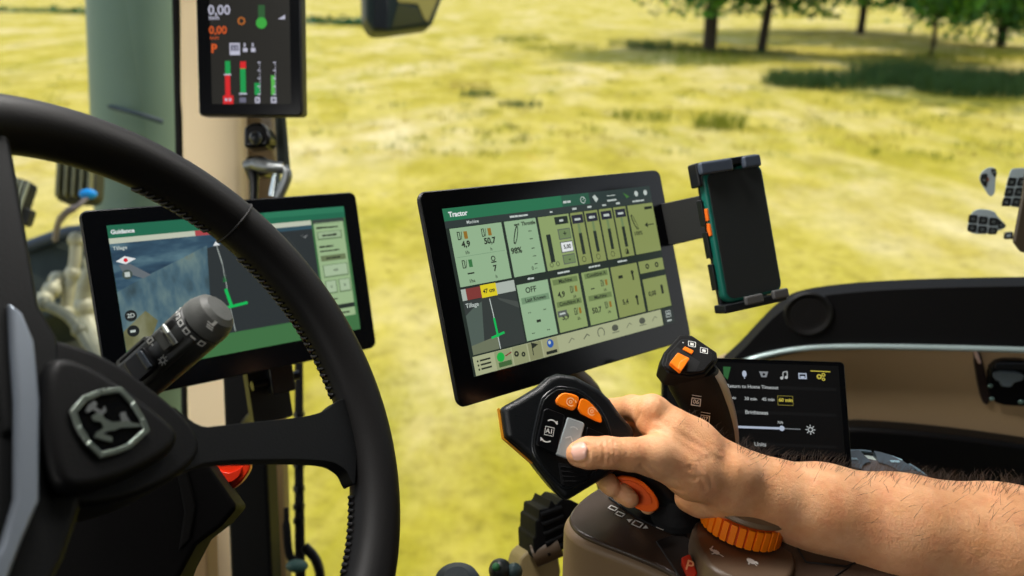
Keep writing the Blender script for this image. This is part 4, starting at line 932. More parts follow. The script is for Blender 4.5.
# ---------------------------------------------------------------- phone and holder
FPH = pose((.2440, -.0590, .8435), (.9278, -.1762, .329), (.1786, .9836, .0229))
pw, ph = .075, .1404
TEAL = mat('teal_case', (16, 92, 80), .4)
t = thing('phone', 'black screened phone in a teal case clamped upright in the holder', 'phone', FPH)
mb = MB(); mb.prism(FPH, rrect(-pw/2, -ph/2, pw/2, ph/2, .011, 7), -.011, 0, TEAL); link('case', mb, t, bevel=.003, seg=4)
mb = MB(); mb.prism(FPH, rrect(-pw/2+.0045, -ph/2+.0035, pw/2-.0025, ph/2-.0035, .009, 7), -.001, .0006, mat('phone_glass', (40, 43, 43), .3, spec=.4)); link('screen', mb, t, bevel=.0003)
for y0, y1 in ((.018, .031), (.002, .0155)):
    mb = MB(); mb.prism(Fr(FPH.w(-pw/2+.0008, (y0+y1)/2, -.0045), FPH.y, z=-FPH.x), rrect(-(y1-y0)/2, -.0032, (y1-y0)/2, .0032, .0015), 0, .0022, mat('orange_key', (236, 112, 30), .45)); link('side_button', mb, t, bevel=.0006)
t = thing('phone_holder', 'black clamp phone holder fixed to the right edge of the centre display', 'holder', Fr(FPH.w(0, 0, -.015), FPH.x, z=FPH.z))
HB = mat('holder_black', (18, 20, 23), .38); HS = mat('holder_sheen', (62, 70, 82), .3)
mb = MB(); mb.prism(FPH, rrect(-pw/2+.002, -ph/2-.004, pw/2-.012, ph/2+.002, .004), -.018, -.0115, HB); link('back_plate', mb, t, bevel=.003)
mb = MB()
for k in range(3): mb.prism(FPH, rrect(-pw/2-.0035, -.055+.034*k, -pw/2-.0005, -.027+.034*k, .001), -.015, -.006, HB)
link('side_rail', mb, t, bevel=.002)
# top jaw: bridge and two pads
mb = MB(); mb.prism(FPH, rrect(-pw/2-.002, ph/2+.001, pw/2-.006, ph/2+.009, .002), -.018, .004, HB); link('upper_jaw', mb, t, bevel=.003)
for x0, x1 in ((-pw/2-.006, -.004), (.010, pw/2-.006)):
    mb = MB(); mb.prism(FPH, rrect(x0, ph/2-.005, x1, ph/2+.008, .003), .0012, .009, HS); link('upper_pad', mb, t, bevel=.0025, seg=3)
mb = MB(); mb.prism(FPH, rrect(-pw/2-.003, -ph/2-.010, pw/2+.001, -ph/2-.0008, .002), -.018, .003, HB); link('lower_jaw', mb, t, bevel=.003)
for x0, x1 in ((-.016, .006), (.019, pw/2+.001)):
    mb = MB(); mb.prism(FPH, rrect(x0, -ph/2-.006, x1, -ph/2+.0035, .002), .0012, .0075, mat('pad_grey', (74, 74, 74), .45)); link('lower_pad', mb, t, bevel=.002, seg=3)
mb = MB(); mb.prism(FPH, rrect(-pw/2-.0065, ph/2-.016, -pw/2-.001, ph/2+.009, .002), -.016, .001, HB); link('side_hook', mb, t, bevel=.002)
# strap to the display edge
a = [FMN.w(.150, .078-.010, -.019), FMN.w(.150, .078-.062, -.019)]
b = [FPH.w(-pw/2+.01, .051, -.022), FPH.w(-pw/2+.01, .000, -.022)]
a = [P(655, 205, .905), P(664, 247, .905)]; b = [P(712, 193, .866), P(720, 234, .866)]
ez = (b[0]-a[0]).cross(a[1]-a[0]).normalized()*-.004
mb = MB(); mb.add([a[0], b[0], b[1], a[1], a[0]-ez, b[0]-ez, b[1]-ez, a[1]-ez], [(0, 1, 2, 3), (7, 6, 5, 4), (0, 4, 5, 1), (1, 5, 6, 2), (2, 6, 7, 3), (3, 7, 4, 0)], mat('strap_black', (26, 27, 26), .5)); link('strap', mb, t, bevel=.001)

# ---------------------------------------------------------------- reflections of keypads, built as thin slabs on the right window glass
KB = mat('reflected_shell', (150, 164, 170), .5); KK = mat('reflected_key', (22, 26, 28), .5)
def keypad_reflection(label, outline, keys, extra=None):
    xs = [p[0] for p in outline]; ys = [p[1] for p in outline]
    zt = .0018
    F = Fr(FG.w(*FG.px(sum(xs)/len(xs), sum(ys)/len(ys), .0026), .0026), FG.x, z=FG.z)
    t = thing('keypad_reflection', label, 'keypad_reflection', F, 'key reflections on the right window')
    mb = MB(); mb.prism(F, chaikin(F.pts(outline, zt), 2), 0, zt, KB); link('shell_reflection', mb, t, bevel=.001)
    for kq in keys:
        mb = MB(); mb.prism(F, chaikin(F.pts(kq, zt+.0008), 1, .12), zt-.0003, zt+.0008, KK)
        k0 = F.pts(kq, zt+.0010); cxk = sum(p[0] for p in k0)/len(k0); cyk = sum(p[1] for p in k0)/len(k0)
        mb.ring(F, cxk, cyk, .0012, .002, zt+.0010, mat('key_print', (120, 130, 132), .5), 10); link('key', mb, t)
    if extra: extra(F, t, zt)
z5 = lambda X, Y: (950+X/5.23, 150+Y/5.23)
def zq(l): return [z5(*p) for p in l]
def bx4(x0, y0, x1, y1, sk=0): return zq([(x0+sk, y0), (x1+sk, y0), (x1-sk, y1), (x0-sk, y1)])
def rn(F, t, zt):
    mb = MB(); x, y = F.px(*z5(185, 155), zt+.001); mb.disc(F, x, y, .0045, zt+.0006, mat('reflected_amber', (130, 76, 44), .5)); link('dial', mb, t)
keypad_reflection('small kidney shaped grey reflection of keys on the window glass, top left of the three', zq([(160, 118), (200, 90), (236, 92), (248, 116), (238, 160), (238, 220), (222, 244), (202, 240), (178, 200), (152, 160)]), [zq([(164, 128), (196, 122), (192, 190), (176, 190), (158, 160)]), zq([(214, 98), (240, 98), (246, 122), (236, 146), (216, 120)])], rn)
keypad_reflection('tall grey reflection of two columns of keys on the glass, touching the right dark frame', zq([(312, 108), (340, 94), (420, 94), (420, 310), (330, 298), (272, 284)]), [bx4(308+58*c_, 145+54*r_, 352+58*c_, 190+54*r_, 6) if False else zq([(308-14*r_+52*c_, 144+53*r_), (350-14*r_+52*c_, 146+53*r_), (340-14*r_+52*c_, 190+53*r_), (296-14*r_+52*c_, 188+53*r_)]) for r_ in range(3) for c_ in range(2)])
keypad_reflection('wedge shaped grey reflection of dark key rows on the glass, lowest of the three', zq([(122, 306), (230, 314), (252, 352), (300, 396), (280, 416), (180, 446), (88, 432), (94, 380)]), [zq([(100+54*c_-4*r_, 338+8*c_+50*r_-6*c_*0), (146+54*c_-4*r_, 342+8*c_+50*r_), (140+54*c_-4*r_, 384+6*c_+46*r_), (94+54*c_-4*r_, 380+8*c_+46*r_)]) for r_ in range(2) for c_ in range(3)] + [zq([(252, 360), (294, 394), (284, 406), (250, 414)])])
# dark frame post at the right edge
FDP = Fr(P(1024, 200, 1.0), RT, z=-FW)
mb = MB(); mb.prism(FDP, FDP.pts([(1030, 140), (1024, 190), (1014, 242), (1022, 252), (1100, 262), (1100, 120)]), -.006, 0, mat('post_brown', (58, 50, 36), .5)); tag(link('frame_post', mb, bevel=.004), 'dark brown frame post cut off by the right edge beside the key reflections', 'post')
FDP2 = Fr(FG.w(*FG.px(1009, 236, .003), .003), FG.x, z=FG.z)
mb = MB(); mb.prism(FDP2, FDP2.pts([(1005, 233), (1013, 232), (1013, 239), (1004, 239)], .004), 0, .006, KK); mb.prism(FDP2, FDP2.pts([(1007, 234.5), (1011, 234), (1011, 237), (1006.5, 237.2)], .007), .0058, .007, KB); tag(link('window_catch', mb, bevel=.001), 'tiny dark catch between the wedge reflection and the frame post', 'catch')
# ---------------------------------------------------------------- armrest console
ZT = 2.16
E1 = Vector((.8, -.6, 0)); FCN = Fr(Pz(563, 515, ZT), E1, z=Vector((0, 0, 1)))
t = thing('armrest_console', 'brown armrest console under the hand with an orange knurled dial and red buttons', 'console', Fr(Pz(700, 520, 1.9), E1, z=Vector((0, 0, 1))))
CT = mat('console_top', (60, 48, 40), .26, spec=.5, bump=.12, bscale=700); CS = mat('console_side', (122, 100, 76), .42, bump=.15, bscale=700)
def zpts(l, z=ZT): 
    return [tuple((FCN.I @ Pz(a, b, z))[:2]) for a, b in l]
plan = [(563, 514), (566, 526), (578, 537), (640, 561), (676, 578), (760, 640), (900, 700), (1000, 560), (960, 480), (880, 452), (760, 446), (660, 462), (615, 476), (582, 494)]
pl = chaikin(zpts(plan), 2)
mb = MB(); mb.prism(FCN, pl, -.24, -.004, CS); link('body', mb, t, bevel=.008, seg=4)
mb = MB(); mb.box(FCN, (.22, .12, -.55), (.26, .14, .63), BLK_M); link('pedestal', mb, t, bevel=.01)
cxm = sum(p[0] for p in pl)/len(pl); cym = sum(p[1] for p in pl)/len(pl)
mb = MB(); mb.prism(FCN, [(cxm+(x-cxm)*.975, cym+(y-cym)*.955) for x, y in pl], -.006, .0, CT); link('top_panel', mb, t, bevel=.003)
# dark right-hand bay beyond the console edge
mb = MB(); mb.prism(FCN, zpts([(655, 540), (684, 530), (716, 580), (760, 640), (700, 610)], ZT+.001), -.02, .001, mat('bay_dark', (30, 26, 24), .4)); link('button_bay', mb, t, bevel=.002)
# dial housing
zD = cv((.20, -.955, -.20)).normalized(); vD = ray(738, 537).normalized(); r0 = .0335
fD = (-vD+zD*zD.dot(vD)).normalized(); hD = .0092
FD = Fr(P(738, 537, .645)-fD*r0, RT, z=zD)
mb = MB(); mb.prism(FD, chaikin(FD.pts([(690, 526), (704, 515), (790, 535), (800, 570), (770, 592), (716, 572), (699, 552)], -hD-.001), 2), -.05, -hD-.0008, mat('dial_brown', (88, 71, 56), .4)); link('dial_base', mb, t, bevel=.004, seg=3)
mb = MB(); mb.lathe(FD, [(.001, -hD), (r0-.003, -hD), (r0-.0016, -hD+.001), (r0-.0016, hD-.001), (r0-.003, hD), (.001, hD)], mat('dial_groove', (196, 70, 6), .45), 90); dl = link('dial', mb, t)
mb = MB(); nr = 30
for k in range(nr):
    a = 2*math.pi*k/nr; c0 = FD.w(r0*math.cos(a), r0*math.sin(a), 0)
    FQ = Fr(c0, FD.w(-math.sin(a), math.cos(a), 0)-FD.o, z=FD.w(math.cos(a), math.sin(a), 0)-FD.o)
    mb.prism(FQ, rrect(-.0027, -hD+.0008, .0027, hD-.0008, .0008, 2), -.004, .0005, ORANGE)
link('knurling', mb, dl, bevel=.0005)
mb = MB(); mb.lathe(FD, [(r0-.006, hD+.0005), (r0+.001, hD+.002), (r0+.003, hD+.004), (r0+.002, hD+.007), (r0-.006, hD+.011), (.001, hD+.012)], CS, 60); mb.lathe(FD, [(.001, hD+.0004), (r0-.006, hD+.0005)], BLK_M, 60); link('dial_cap', mb, t)
mb = MB()   # hare and tortoise marks below the dial
zl = -hD-.0002
def fd(a, b): return FD.px(a, b, zl)
x, y = fd(716, 552); k_ = .0011
def blob(dx, dy, rx, ry): mb.disc(FD, x+dx*k_, y+dy*k_*2.2, rx*k_, zl, WHITE, 14, ry*k_*2.2)
blob(0, 0, 2.6, 1.5); blob(-2.8, 1.0, 1.4, 1.1); mb.stroke(FD, [(x-2.4*k_, y+3.96*k_), (x-.4*k_, y+7.92*k_)], .0011, zl, WHITE); mb.stroke(FD, [(x+1.4*k_, y-1.76*k_), (x+4.2*k_, y-4.84*k_)], .0011, zl, WHITE); mb.stroke(FD, [(x-1.4*k_, y-1.76*k_), (x-4.0*k_, y-3.96*k_)], .001, zl, WHITE)
x, y = fd(751, 561); blob(0, 0, 3.2, 1.8); blob(3.8, -.4, 1.2, .9); mb.stroke(FD, [(x-2.0*k_, y-2.20*k_), (x-3.2*k_, y-5.28*k_)], .0011, zl, WHITE); mb.stroke(FD, [(x+1.6*k_, y-2.20*k_), (x+2.6*k_, y-5.28*k_)], .0011, zl, WHITE)
link('speed_marks', mb, t)
# red buttons
FPB = Fr(P(689, 566, .632), cv((.93, .3, .1)), z=cv((-.1, -.72, -.68)).normalized())
mb = MB(); mb.prism(FPB, FPB.pts([(681, 557), (690, 553), (698, 573), (691, 582), (688, 577)]), -.012, .0, mat('red_button', (186, 42, 20), .4)); b_ = link('park_button', mb, t, bevel=.0015)
mb = MB(); x, y = FPB.px(689.5, 566, .0004); mb.text(FPB, 'P', x, y, .0125, .0004, mat('print_amber', (236, 160, 110), .5), 'CENTER', .01, -.25); link('letter', mb, b_)
FPB2 = Fr(P(722, 577, .620), RT, z=cv((0, -.75, -.66)).normalized())
mb = MB(); mb.prism(FPB2, FPB2.pts([(711, 571), (729, 571), (734, 584), (712, 588)]), -.012, 0, mat('red_button2', (206, 58, 26), .4)); link('red_button', mb, t, bevel=.002)
# seams on the right part of the console
mb = MB(); CG = mat('seam_groove', (20, 17, 15), .7)
FSM = Fr(Pz(820, 560, ZT+.0006), E1, z=Vector((0, 0, 1)))
link_pts = lambda l: [FSM.w(*FSM.px(a, b, 0), 0) for a, b in l]
mb.tube(link_pts([(794, 542), (806, 562), (846, 566), (862, 560)]), .0007, CG, 6); mb.tube(link_pts([(835, 576), (850, 566)]), .0007, CG, 6); link('panel_seam', mb, t)
# gear slot, with white marks
SL = ZT+.0012
mb = MB(); mb.prism(FCN, zpts([(608, 498), (622, 490), (690, 512), (694, 530), (672, 534), (640, 520)], SL), 0, .0022, BLK_S); link('lever_gate', mb, t, bevel=.001)
mb = MB(); FM_ = Fr(Pz(640, 520, ZT+.0008), E1, z=Vector((0, 0, 1)))
for (a, b) in ((613, 508), (620, 514)): x, y = FM_.px(a, b, 0); mb.frame(FM_, x-.004, y-.003, x+.004, y+.003, .0012, 0, WHITE)
x, y = FM_.px(638, 524); mb.frame(FM_, x-.005, y-.004, x+.004, y+.004, .0013, 0, WHITE); mb.poly(FM_, [(x-.011, y), (x-.007, y+.003), (x-.007, y-.003)], 0, WHITE); mb.poly(FM_, [(x+.010, y), (x+.006, y+.003), (x+.006, y-.003)], 0, WHITE)
FM2 = Fr(Pz(670, 527, ZT+.0038), E1, z=Vector((0, 0, 1)))
for a, b in ((663, 525), (676, 527)): x, y = FM2.px(a, b, 0); mb.frame(FM2, x-.004, y-.003, x+.004, y+.003, .0012, 0, WHITE); mb.stroke(FM2, [(x-.003, y-.006), (x+.003, y-.006)], .001, 0, WHITE)
link('gate_marks', mb, t)

# black ribbed boot beside the console and small fittings below it
FBT = Fr(P(545, 530, .84), RT, z=cv((.2, -.15, -1)).normalized())
t = thing('ribbed_boot', 'black ribbed rubber boot with jagged edge left of the brown console', 'boot', FBT)
zb6 = lambda X, Y: (420+X/3.94, 460+Y/3.94)
mb = MB(); mb.prism(FBT, FBT.pts([zb6(*p) for p in [(600, 160), (560, 152), (535, 178), (518, 156), (505, 190), (470, 195), (468, 235), (455, 240), (455, 300), (446, 310), (450, 392), (470, 396), (520, 350), (640, 300), (640, 180)]]), -.08, 0, mat('rubber_black', (8, 8, 9), .7, spec=.1)); link('boot', mb, t, bevel=.004)
mb = MB()
for k in range(5):
    a = FBT.px(*zb6(478+6*k, 220+38*k), .002); b = FBT.px(*zb6(560+6*k, 190+34*k), .002); mb.tube([FBT.w(*a, .001), FBT.w(*b, .001)], .0035, MATS['rubber_black'], 8)
link('ribs', mb, t)
FBS = Fr(P(530, 565, .86), RT, z=cv((.2, -.2, -1)).normalized())
t = thing('bracket_base', 'tan bracket foot under the black ribbed boot', 'bracket', FBS)
mb = MB(); mb.prism(FBS, chaikin(FBS.pts([zb6(*p) for p in [(380, 400), (445, 340), (470, 392), (540, 340), (560, 470), (520, 520), (400, 520)]]), 1), -.06, 0, mat('bracket_tan', (128, 112, 76), .5)); link('foot', mb, t, bevel=.006)
mb = MB(); mb.tube([P(534, 556, .845), P(560, 545, .845)], .012, mat('bracket_brown', (74, 58, 40), .5), 12); link('rod', mb, t)
t = thing('fitting', 'dark round fittings at the bottom edge below the ribbed boot', 'fitting', P(500, 574, .83))
mb = MB(); mb.ball(P(500, 570, .83), .012, mat('fit_dark', (28, 32, 30), .4), 14); mb.ball(P(496, 567, .82), .0045, mat('fit_green', (40, 96, 56), .5), 10); link('knob', mb, t)
mb = MB(); mb.ball(P(514, 572, .83), .009, mat('fit_teal', (50, 66, 68), .35), 12, (1, .8, 1.2)); mb.tube([P(514, 572, .83), P(520, 590, .83)], .006, MATS['fit_dark'], 10); link('connector', mb, t)
mb = MB(); FKN = Fr(P(457, 582, .80), RT, z=cv((0, -.9, -.4)).normalized()); mb.lathe(FKN, [(.023, -.02), (.024, 0), (.021, .006), (.012, .009), (.0001, .0095)], mat('knob_slate', (24, 30, 30), .4), 30); kb_ = P(457, 582, .80); mb.tube([kb_-Vector((0, 0, .015)), Vector((kb_.x, kb_.y, 1.301))], .008, MATS['knob_slate'], 10)
tag(link('round_knob', mb), 'dark round knob top cut off by the bottom edge of the view', 'knob')

# ---------------------------------------------------------------- infotainment display
TL, TR_, BR_ = P(660, 355, .815), P(843, 361, .80), P(860, 478, .765)
FI = Fr((TL+BR_)/2, TR_-TL, z=(TR_-TL).cross(TR_-BR_))
a = FI.pts([(660, 355), (843, 361), (860, 478)]); wI = abs(a[1][0]-a[0][0]); hI = abs(a[1][1]-a[2][1])
FI = Fr(FI.w((a[0][0]+a[1][0])/2+.002, (a[1][1]+a[2][1])/2), FI.x, z=FI.z)
t = thing('settings_display', 'black touch display with a dark settings page behind the smaller grip lever', 'display', FI)
mb = MB(); mb.prism(FI, rrect(-wI/2, -hI/2, wI/2, hI/2, .004), -.016, -.0015, BLK_S); link('housing', mb, t, bevel=.003)
mb = MB(); mb.prism(FI, rrect(-wI/2+.001, -hI/2+.001, wI/2-.001, hI/2-.001, .004), -.0014, 0, GLOSS); link('front_glass', mb, t, bevel=.0006)
mb = MB(); mb.prism(FI, rrect(-.03, -hI/2-.03, .03, 0, .004), -.03, -.017, BLK); link('stand', mb, t, bevel=.003)
mb = MB(); z7 = lambda X, Y: (710+X/4.433, 340+Y/4.433)
def ip(X, Y, z=Z1): return FI.px(*z7(X, Y), z)
DK = glow((3, 4, 5)); DK2 = glow((13, 14, 15)); LT = glow((176, 180, 180)); YL = glow((190, 176, 70)); BLU = glow((176, 186, 204))
a = ip(-190, 90); b = ip(600, 520); mb.rect(FI, a[0], b[1], b[0], a[1], Z0, DK)
for y0, y1 in ((195, 222), (308, 336), (448, 476)):
    a = ip(60, y0); b = ip(560, y1+6); mb.rect(FI, a[0], b[1], b[0], a[1], Z0+.0001, DK2)
def itext(s, X, Y, px, m, al='LEFT', bold=.02): a = ip(X, Y); mb.text(FI, s, a[0], a[1], px/4.433*.79/800, Z2, m, al, bold)
itext('Return to Home Timeout', 74, 204, 21.5, LT); itext('15 min', 65, 255, 18, LT, 'LEFT'); itext('30 min', 152, 260, 20, LT); itext('45 min', 230, 263, 20, LT); itext('60 min', 304, 266, 22, YL, 'LEFT', .04)
a = ip(298, 246); b = ip(370, 292); mb.frame(FI, a[0], b[1], b[0], a[1], .0006, Z2, glow((120, 112, 48)))
itext('Brightness', 155, 320, 24, LT); itext('70%', 298, 366, 15, LT); itext('Units', 196, 462, 24, LT)
mb.stroke(FI, [ip(60, 383, Z2), ip(318, 392, Z2)], .0022, Z2, BLU); mb.stroke(FI, [ip(318, 392, Z2), ip(400, 396, Z2)], .0011, Z2, glow((110, 114, 118))); a = ip(318, 392); mb.disc(FI, a[0], a[1], .0026, Z3, BLU, 16)
a = ip(445, 398); mb.ring(FI, a[0], a[1], .0016, .0026, Z2, LT, 18)
for q in range(8): an = q*math.pi/4; mb.stroke(FI, [(a[0]+.0032*math.cos(an), a[1]+.0032*math.sin(an)), (a[0]+.0045*math.cos(an), a[1]+.0045*math.sin(an))], .0009, Z2, LT)
# row of page icons
a = [ip(58, 118), ip(92, 120), ip(78, 176), ip(60, 160)]; mb.poly(FI, a, Z2, glow((46, 96, 54)))
a = ip(152, 150); mb.disc(FI, a[0], a[1], .0022, Z2, BLU, 12, .0034); mb.stroke(FI, [(a[0], a[1]), (a[0], a[1]-.0048)], .0008, Z2, BLU)
a = ip(238, 153); mb.poly(FI, [(a[0]-.0045, a[1]+.003), (a[0]+.0045, a[1]+.003), (a[0]+.0025, a[1]-.0028), (a[0]-.0025, a[1]-.0028)], Z2, glow((130, 134, 138))); mb.disc(FI, a[0], a[1], .0013, Z3, DK, 10)
a = ip(326, 156); mb.disc(FI, a[0]-.002, a[1]-.003, .0016, Z2, LT, 10); mb.disc(FI, a[0]+.0025, a[1]-.0022, .0016, Z2, LT, 10); mb.stroke(FI, [(a[0]-.0008, a[1]-.003), (a[0]-.0004, a[1]+.003), (a[0]+.0036, a[1]+.0038), (a[0]+.0036, a[1]-.002)], .0009, Z2, LT)
a = ip(410, 160); mb.frame(FI, a[0]-.004, a[1]-.003, a[0]+.004, a[1]+.003, .0012, Z2, BLU); mb.rect(FI, a[0]-.002, a[1]-.002, a[0]+.002, a[1], Z2, BLU)
mb.stroke(FI, [ip(446, 137, Z2), ip(532, 141, Z2)], .001, Z2, YL); a = ip(493, 163)
for dx, dy, r in ((-.002, 0, .0026), (.0022, .002, .0019), (.002, -.0024, .0017)): mb.ring(FI, a[0]+dx, a[1]+dy, r*.45, r, Z2, YL, 14)
link('screen', mb, t)

# ---------------------------------------------------------------- rotary controller behind the arm
FR_ = Fr(P(880, 481, .768), RT, z=cv((.05, -.93, -.36)).normalized())
t = thing('rotary_controller', 'pale round key controller with dark keys showing above the forearm', 'controller', FR_)
SHELL = mat('controller_shell', (196, 208, 200), .4); RKEY = mat('controller_key', (44, 54, 62), .35); RIC = mat('controller_icon', (130, 160, 172), .4)
mb = MB(); mb.lathe(FR_, [(.046, -.02), (.046, -.004), (.042, .002), (.030, .006), (.001, .008)], SHELL, 44); link('dome', mb, t)
mb = MB(); mb.lathe(FR_, [(.048, -.02), (.0482, .0), (.0470, .003), (.0445, .0035), (.044, .001)], mat('controller_ring', (22, 26, 30), .4), 44); link('ring', mb, t)
for k in range(10):
    a0 = math.radians(-30+36*k); a1 = a0+math.radians(27)
    mb = MB(); pp = [(.0478*math.cos(a0+(a1-a0)*q/5), .0478*math.sin(a0+(a1-a0)*q/5)) for q in range(6)]+[(.0445*math.cos(a1-(a1-a0)*q/5), .0445*math.sin(a1-(a1-a0)*q/5)) for q in range(6)]
    mb.prism(FR_, pp, .002, .0048, RIC if k % 2 == 0 else mat('controller_key2', (74, 96, 108), .4)); link('ring_key', mb, t)
for k in range(4):
    a0 = math.radians(10+90*k); a1 = a0+math.radians(66)
    mb = MB(); pp = [(.036*math.cos(a0+(a1-a0)*q/6), .040*math.sin(a0+(a1-a0)*q/6)) for q in range(7)]+[(.018*math.cos(a1-(a1-a0)*q/3), .018*math.sin(a1-(a1-a0)*q/3)) for q in range(4)]
    mb.prism(FR_, pp, .003, .0098, RKEY)
    am = (a0+a1)/2; mb.box(Fr(FR_.w(.029*math.cos(am), .029*math.sin(am), .0098), FR_.x, z=FR_.z), (0, 0, .0002), (.009, .004, .0008), RIC); link('key', mb, t, bevel=.0008)

# ---------------------------------------------------------------- second grip lever
t0, t1 = P(692, 362, .735), P(724, 478, .775)
t = thing('grip_lever', 'slim black grip lever with orange rocker on top, standing behind the wrist', 'lever', Fr(Pz(724, 492, ZT), RT, z=Vector((0, 0, 1))))
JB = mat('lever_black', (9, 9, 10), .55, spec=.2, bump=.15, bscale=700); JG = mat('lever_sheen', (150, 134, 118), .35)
lev = [((665, 374), (715, 364), .728), ((668, 386), (724, 378), .733), ((677, 403), (731, 397), .742), ((688, 424), (736, 420), .752), ((697, 446), (737.5, 446), .762), ((702, 470), (738, 472), .772), ((704, 492), (738, 494), .780)]
ctr = crom([(P(*l, d)+P(*r, d))/2 for l, r, d in lev], 4); hlf = crom([(P(*r, d)-P(*l, d))/2 for l, r, d in lev], 4)
def sec(i, q, g=1.0):
    ax = (ctr[min(i+1, len(ctr)-1)]-ctr[max(i-1, 0)]).normalized(); dp = hlf[i].cross(ax).normalized()
    if dp.dot(FW) > 0: dp = -dp                   # towards the driver
    a = math.radians(q); ca, sa = math.cos(a), math.sin(a)
    return ctr[i]+(hlf[i]*math.copysign(abs(ca)**.7, ca)+dp*.021*math.copysign(abs(sa)**.8, sa))*g
rows = [[sec(i, q) for q in range(0, 361, 12)] for i in range(len(ctr))]
mb = MB(); mb.grid(rows, JB); mb.add([rows[0][k] for k in range(30)], [tuple(range(30))], JB); link('body', mb, t)
mb = MB(); mb.grid([[sec(i, q, 1.012) for q in range(6, 58, 6)] for i in range(1, len(ctr))], JG); link('sheen_strip', mb, t)  # sheen down the right side, painted as a pale strip
# head: a slanted hexagonal cap facing the driver
FJH = Fr(P(689, 357, .715), cv((.9, .28, .1)), z=cv((.10, -.62, -.78)).normalized())
head = [(661, 364), (664, 352), (680, 334.5), (692, 335), (717, 352), (718, 360), (706, 374), (690, 377), (668, 373)]
mb = MB(); mb.prism(FJH, FJH.pts(head), -.020, 0, JB); mb.prism(FJH, FJH.pts([(664, 366), (667, 354), (681, 339), (691, 339), (714, 354), (714, 360), (704, 371), (690, 374), (670, 370)], .003), 0, .003, JB); link('head', mb, t, bevel=.003, seg=3)
mb = MB(); mb.prism(FJH, FJH.pts([(669, 364), (672, 353), (677, 347), (700, 362), (696, 371), (684, 372)], .0034), .0028, .0036, mat('head_well', (12, 13, 14), .5)); link('well', mb, t)
mb = MB(); mb.prism(FJH, FJH.pts([(670, 362), (678, 352), (690, 358), (681, 371)], .009), .0035, .009, ORANGE); mb.prism(FJH, FJH.pts([(680, 361), (688, 356.5), (690, 358.5), (681.5, 371), (678, 368)], .011), .009, .011, ORANGE); link('rocker', mb, t, bevel=.0015)
mb = MB(); mb.prism(FJH, FJH.pts([(682.5, 349), (685, 346), (694, 350.5), (692, 354)], .0044), .003, .0044, ORANGE); link('small_button', mb, t, bevel=.0006)
mb = MB()
for a, b in ((692, 344), (704, 350.5)):
    x, y = FJH.px(a, b, .0036); mb.frame(FJH, x-.0035, y-.003, x+.0035, y+.003, .0006, .0036, WHITE); mb.rect(FJH, x-.0016, y-.0016, x+.0016, y+.0012, .0036, WHITE)
x, y = FJH.px(683, 342.5, .0036); mb.disc(FJH, x, y, .0006, .0036, WHITE, 8)
link('head_marks', mb, t)
# F6 / F7 style key frames on the front of the grip
mb = MB()
for (a, b) in ((696, 402), (705, 419)):
    FQ = Fr(P(a, b, .7115 if b < 410 else .718), cv((.95, .2, .1)), z=cv((-.12, -.30, -1)).normalized())
    mb.frame(FQ, -.0042, -.0035, .0042, .0035, .0008, 0, WHITE); mb.text(FQ, '06' if b < 410 else '07', 0, 0, .0052, .0002, WHITE, 'CENTER', .02); mb.stroke(FQ, [(-.004, .0056), (.004, .0056)], .0006, 0, WHITE)
link('grip_marks', mb, t)
mb = MB(); mb.lathe(Fr(Pz(722, 488, ZT), RT, z=Vector((0, 0, 1))), [(.045, .0), (.043, .008), (.036, .014), (.03, .03), (.0001, .03)], BLK_M, 36); link('base_boot', mb, t)

# ---------------------------------------------------------------- drive lever in the hand
FDL = Fr(P(566, 437, .635), cv((.976, .21, .1)), z=cv((.25, -.25, -.935)).normalized())
t = thing('drive_lever', 'large black lever gripped by the hand, with two orange buttons and a grey pad', 'lever', Fr(Pz(672, 516, ZT), RT, z=Vector((0, 0, 1))))
DB = mat('lever_shell', (10, 13, 16), .42, spec=.4, bump=.2, bscale=800)
z1 = lambda X, Y: (480+X/3.2, 350+Y/3.2)
outl = [(60, 185), (120, 152), (180, 115), (215, 84), (245, 72), (300, 80), (380, 124), (416, 158), (445, 200), (488, 250), (498, 275), (470, 330), (440, 385), (370, 430), (285, 482), (268, 486), (250, 468), (205, 412), (165, 360), (110, 308), (72, 280)]
pp = FDL.pts([z1(*p) for p in outl])
mb = MB(); mb.prism(FDL, pp, -.0005, -.040, DB, scale1=.80); link('rear_shell', mb, t, bevel=.006, seg=4)
mb = MB(); mb.prism(FDL, pp, -.0004, .006, DB, scale1=.93); link('front_shell', mb, t, bevel=.004, seg=4)
mb = MB(); mb.prism(FDL, FDL.pts([z1(*p) for p in [(58, 187), (62, 186), (76, 281), (168, 361), (165, 364), (72, 283)]], -.002), -.006, -.0012, mat('amber_edge', (214, 140, 30), .4)); link('amber_trim', mb, t)
zf = .0062
inner = [z1(*p) for p in [(190, 160), (215, 132), (248, 112), (318, 122), (378, 172), (408, 220), (424, 268), (420, 340), (345, 422), (280, 452), (255, 440), (205, 390), (168, 340), (160, 300)]]
mb = MB(); mb.prism(FDL, chaikin(FDL.pts(inner, zf), 1, .2), .004, zf+.0012, mat('face_rim', (22, 24, 26), .25, spec=.5)); link('face_rim', mb, t, bevel=.002, seg=3)
ic = FDL.pts(inner, zf+.001); cx = sum(p[0] for p in ic)/len(ic); cy = sum(p[1] for p in ic)/len(ic)
mb = MB(); mb.prism(FDL, chaikin([(cx+(x-cx)*.93, cy+(y-cy)*.93) for x, y in ic], 1, .2), .006, zf+.0020, mat('face_black', (7, 8, 9), .35)); link('face_panel', mb, t, bevel=.0008)
zo = zf+.0045
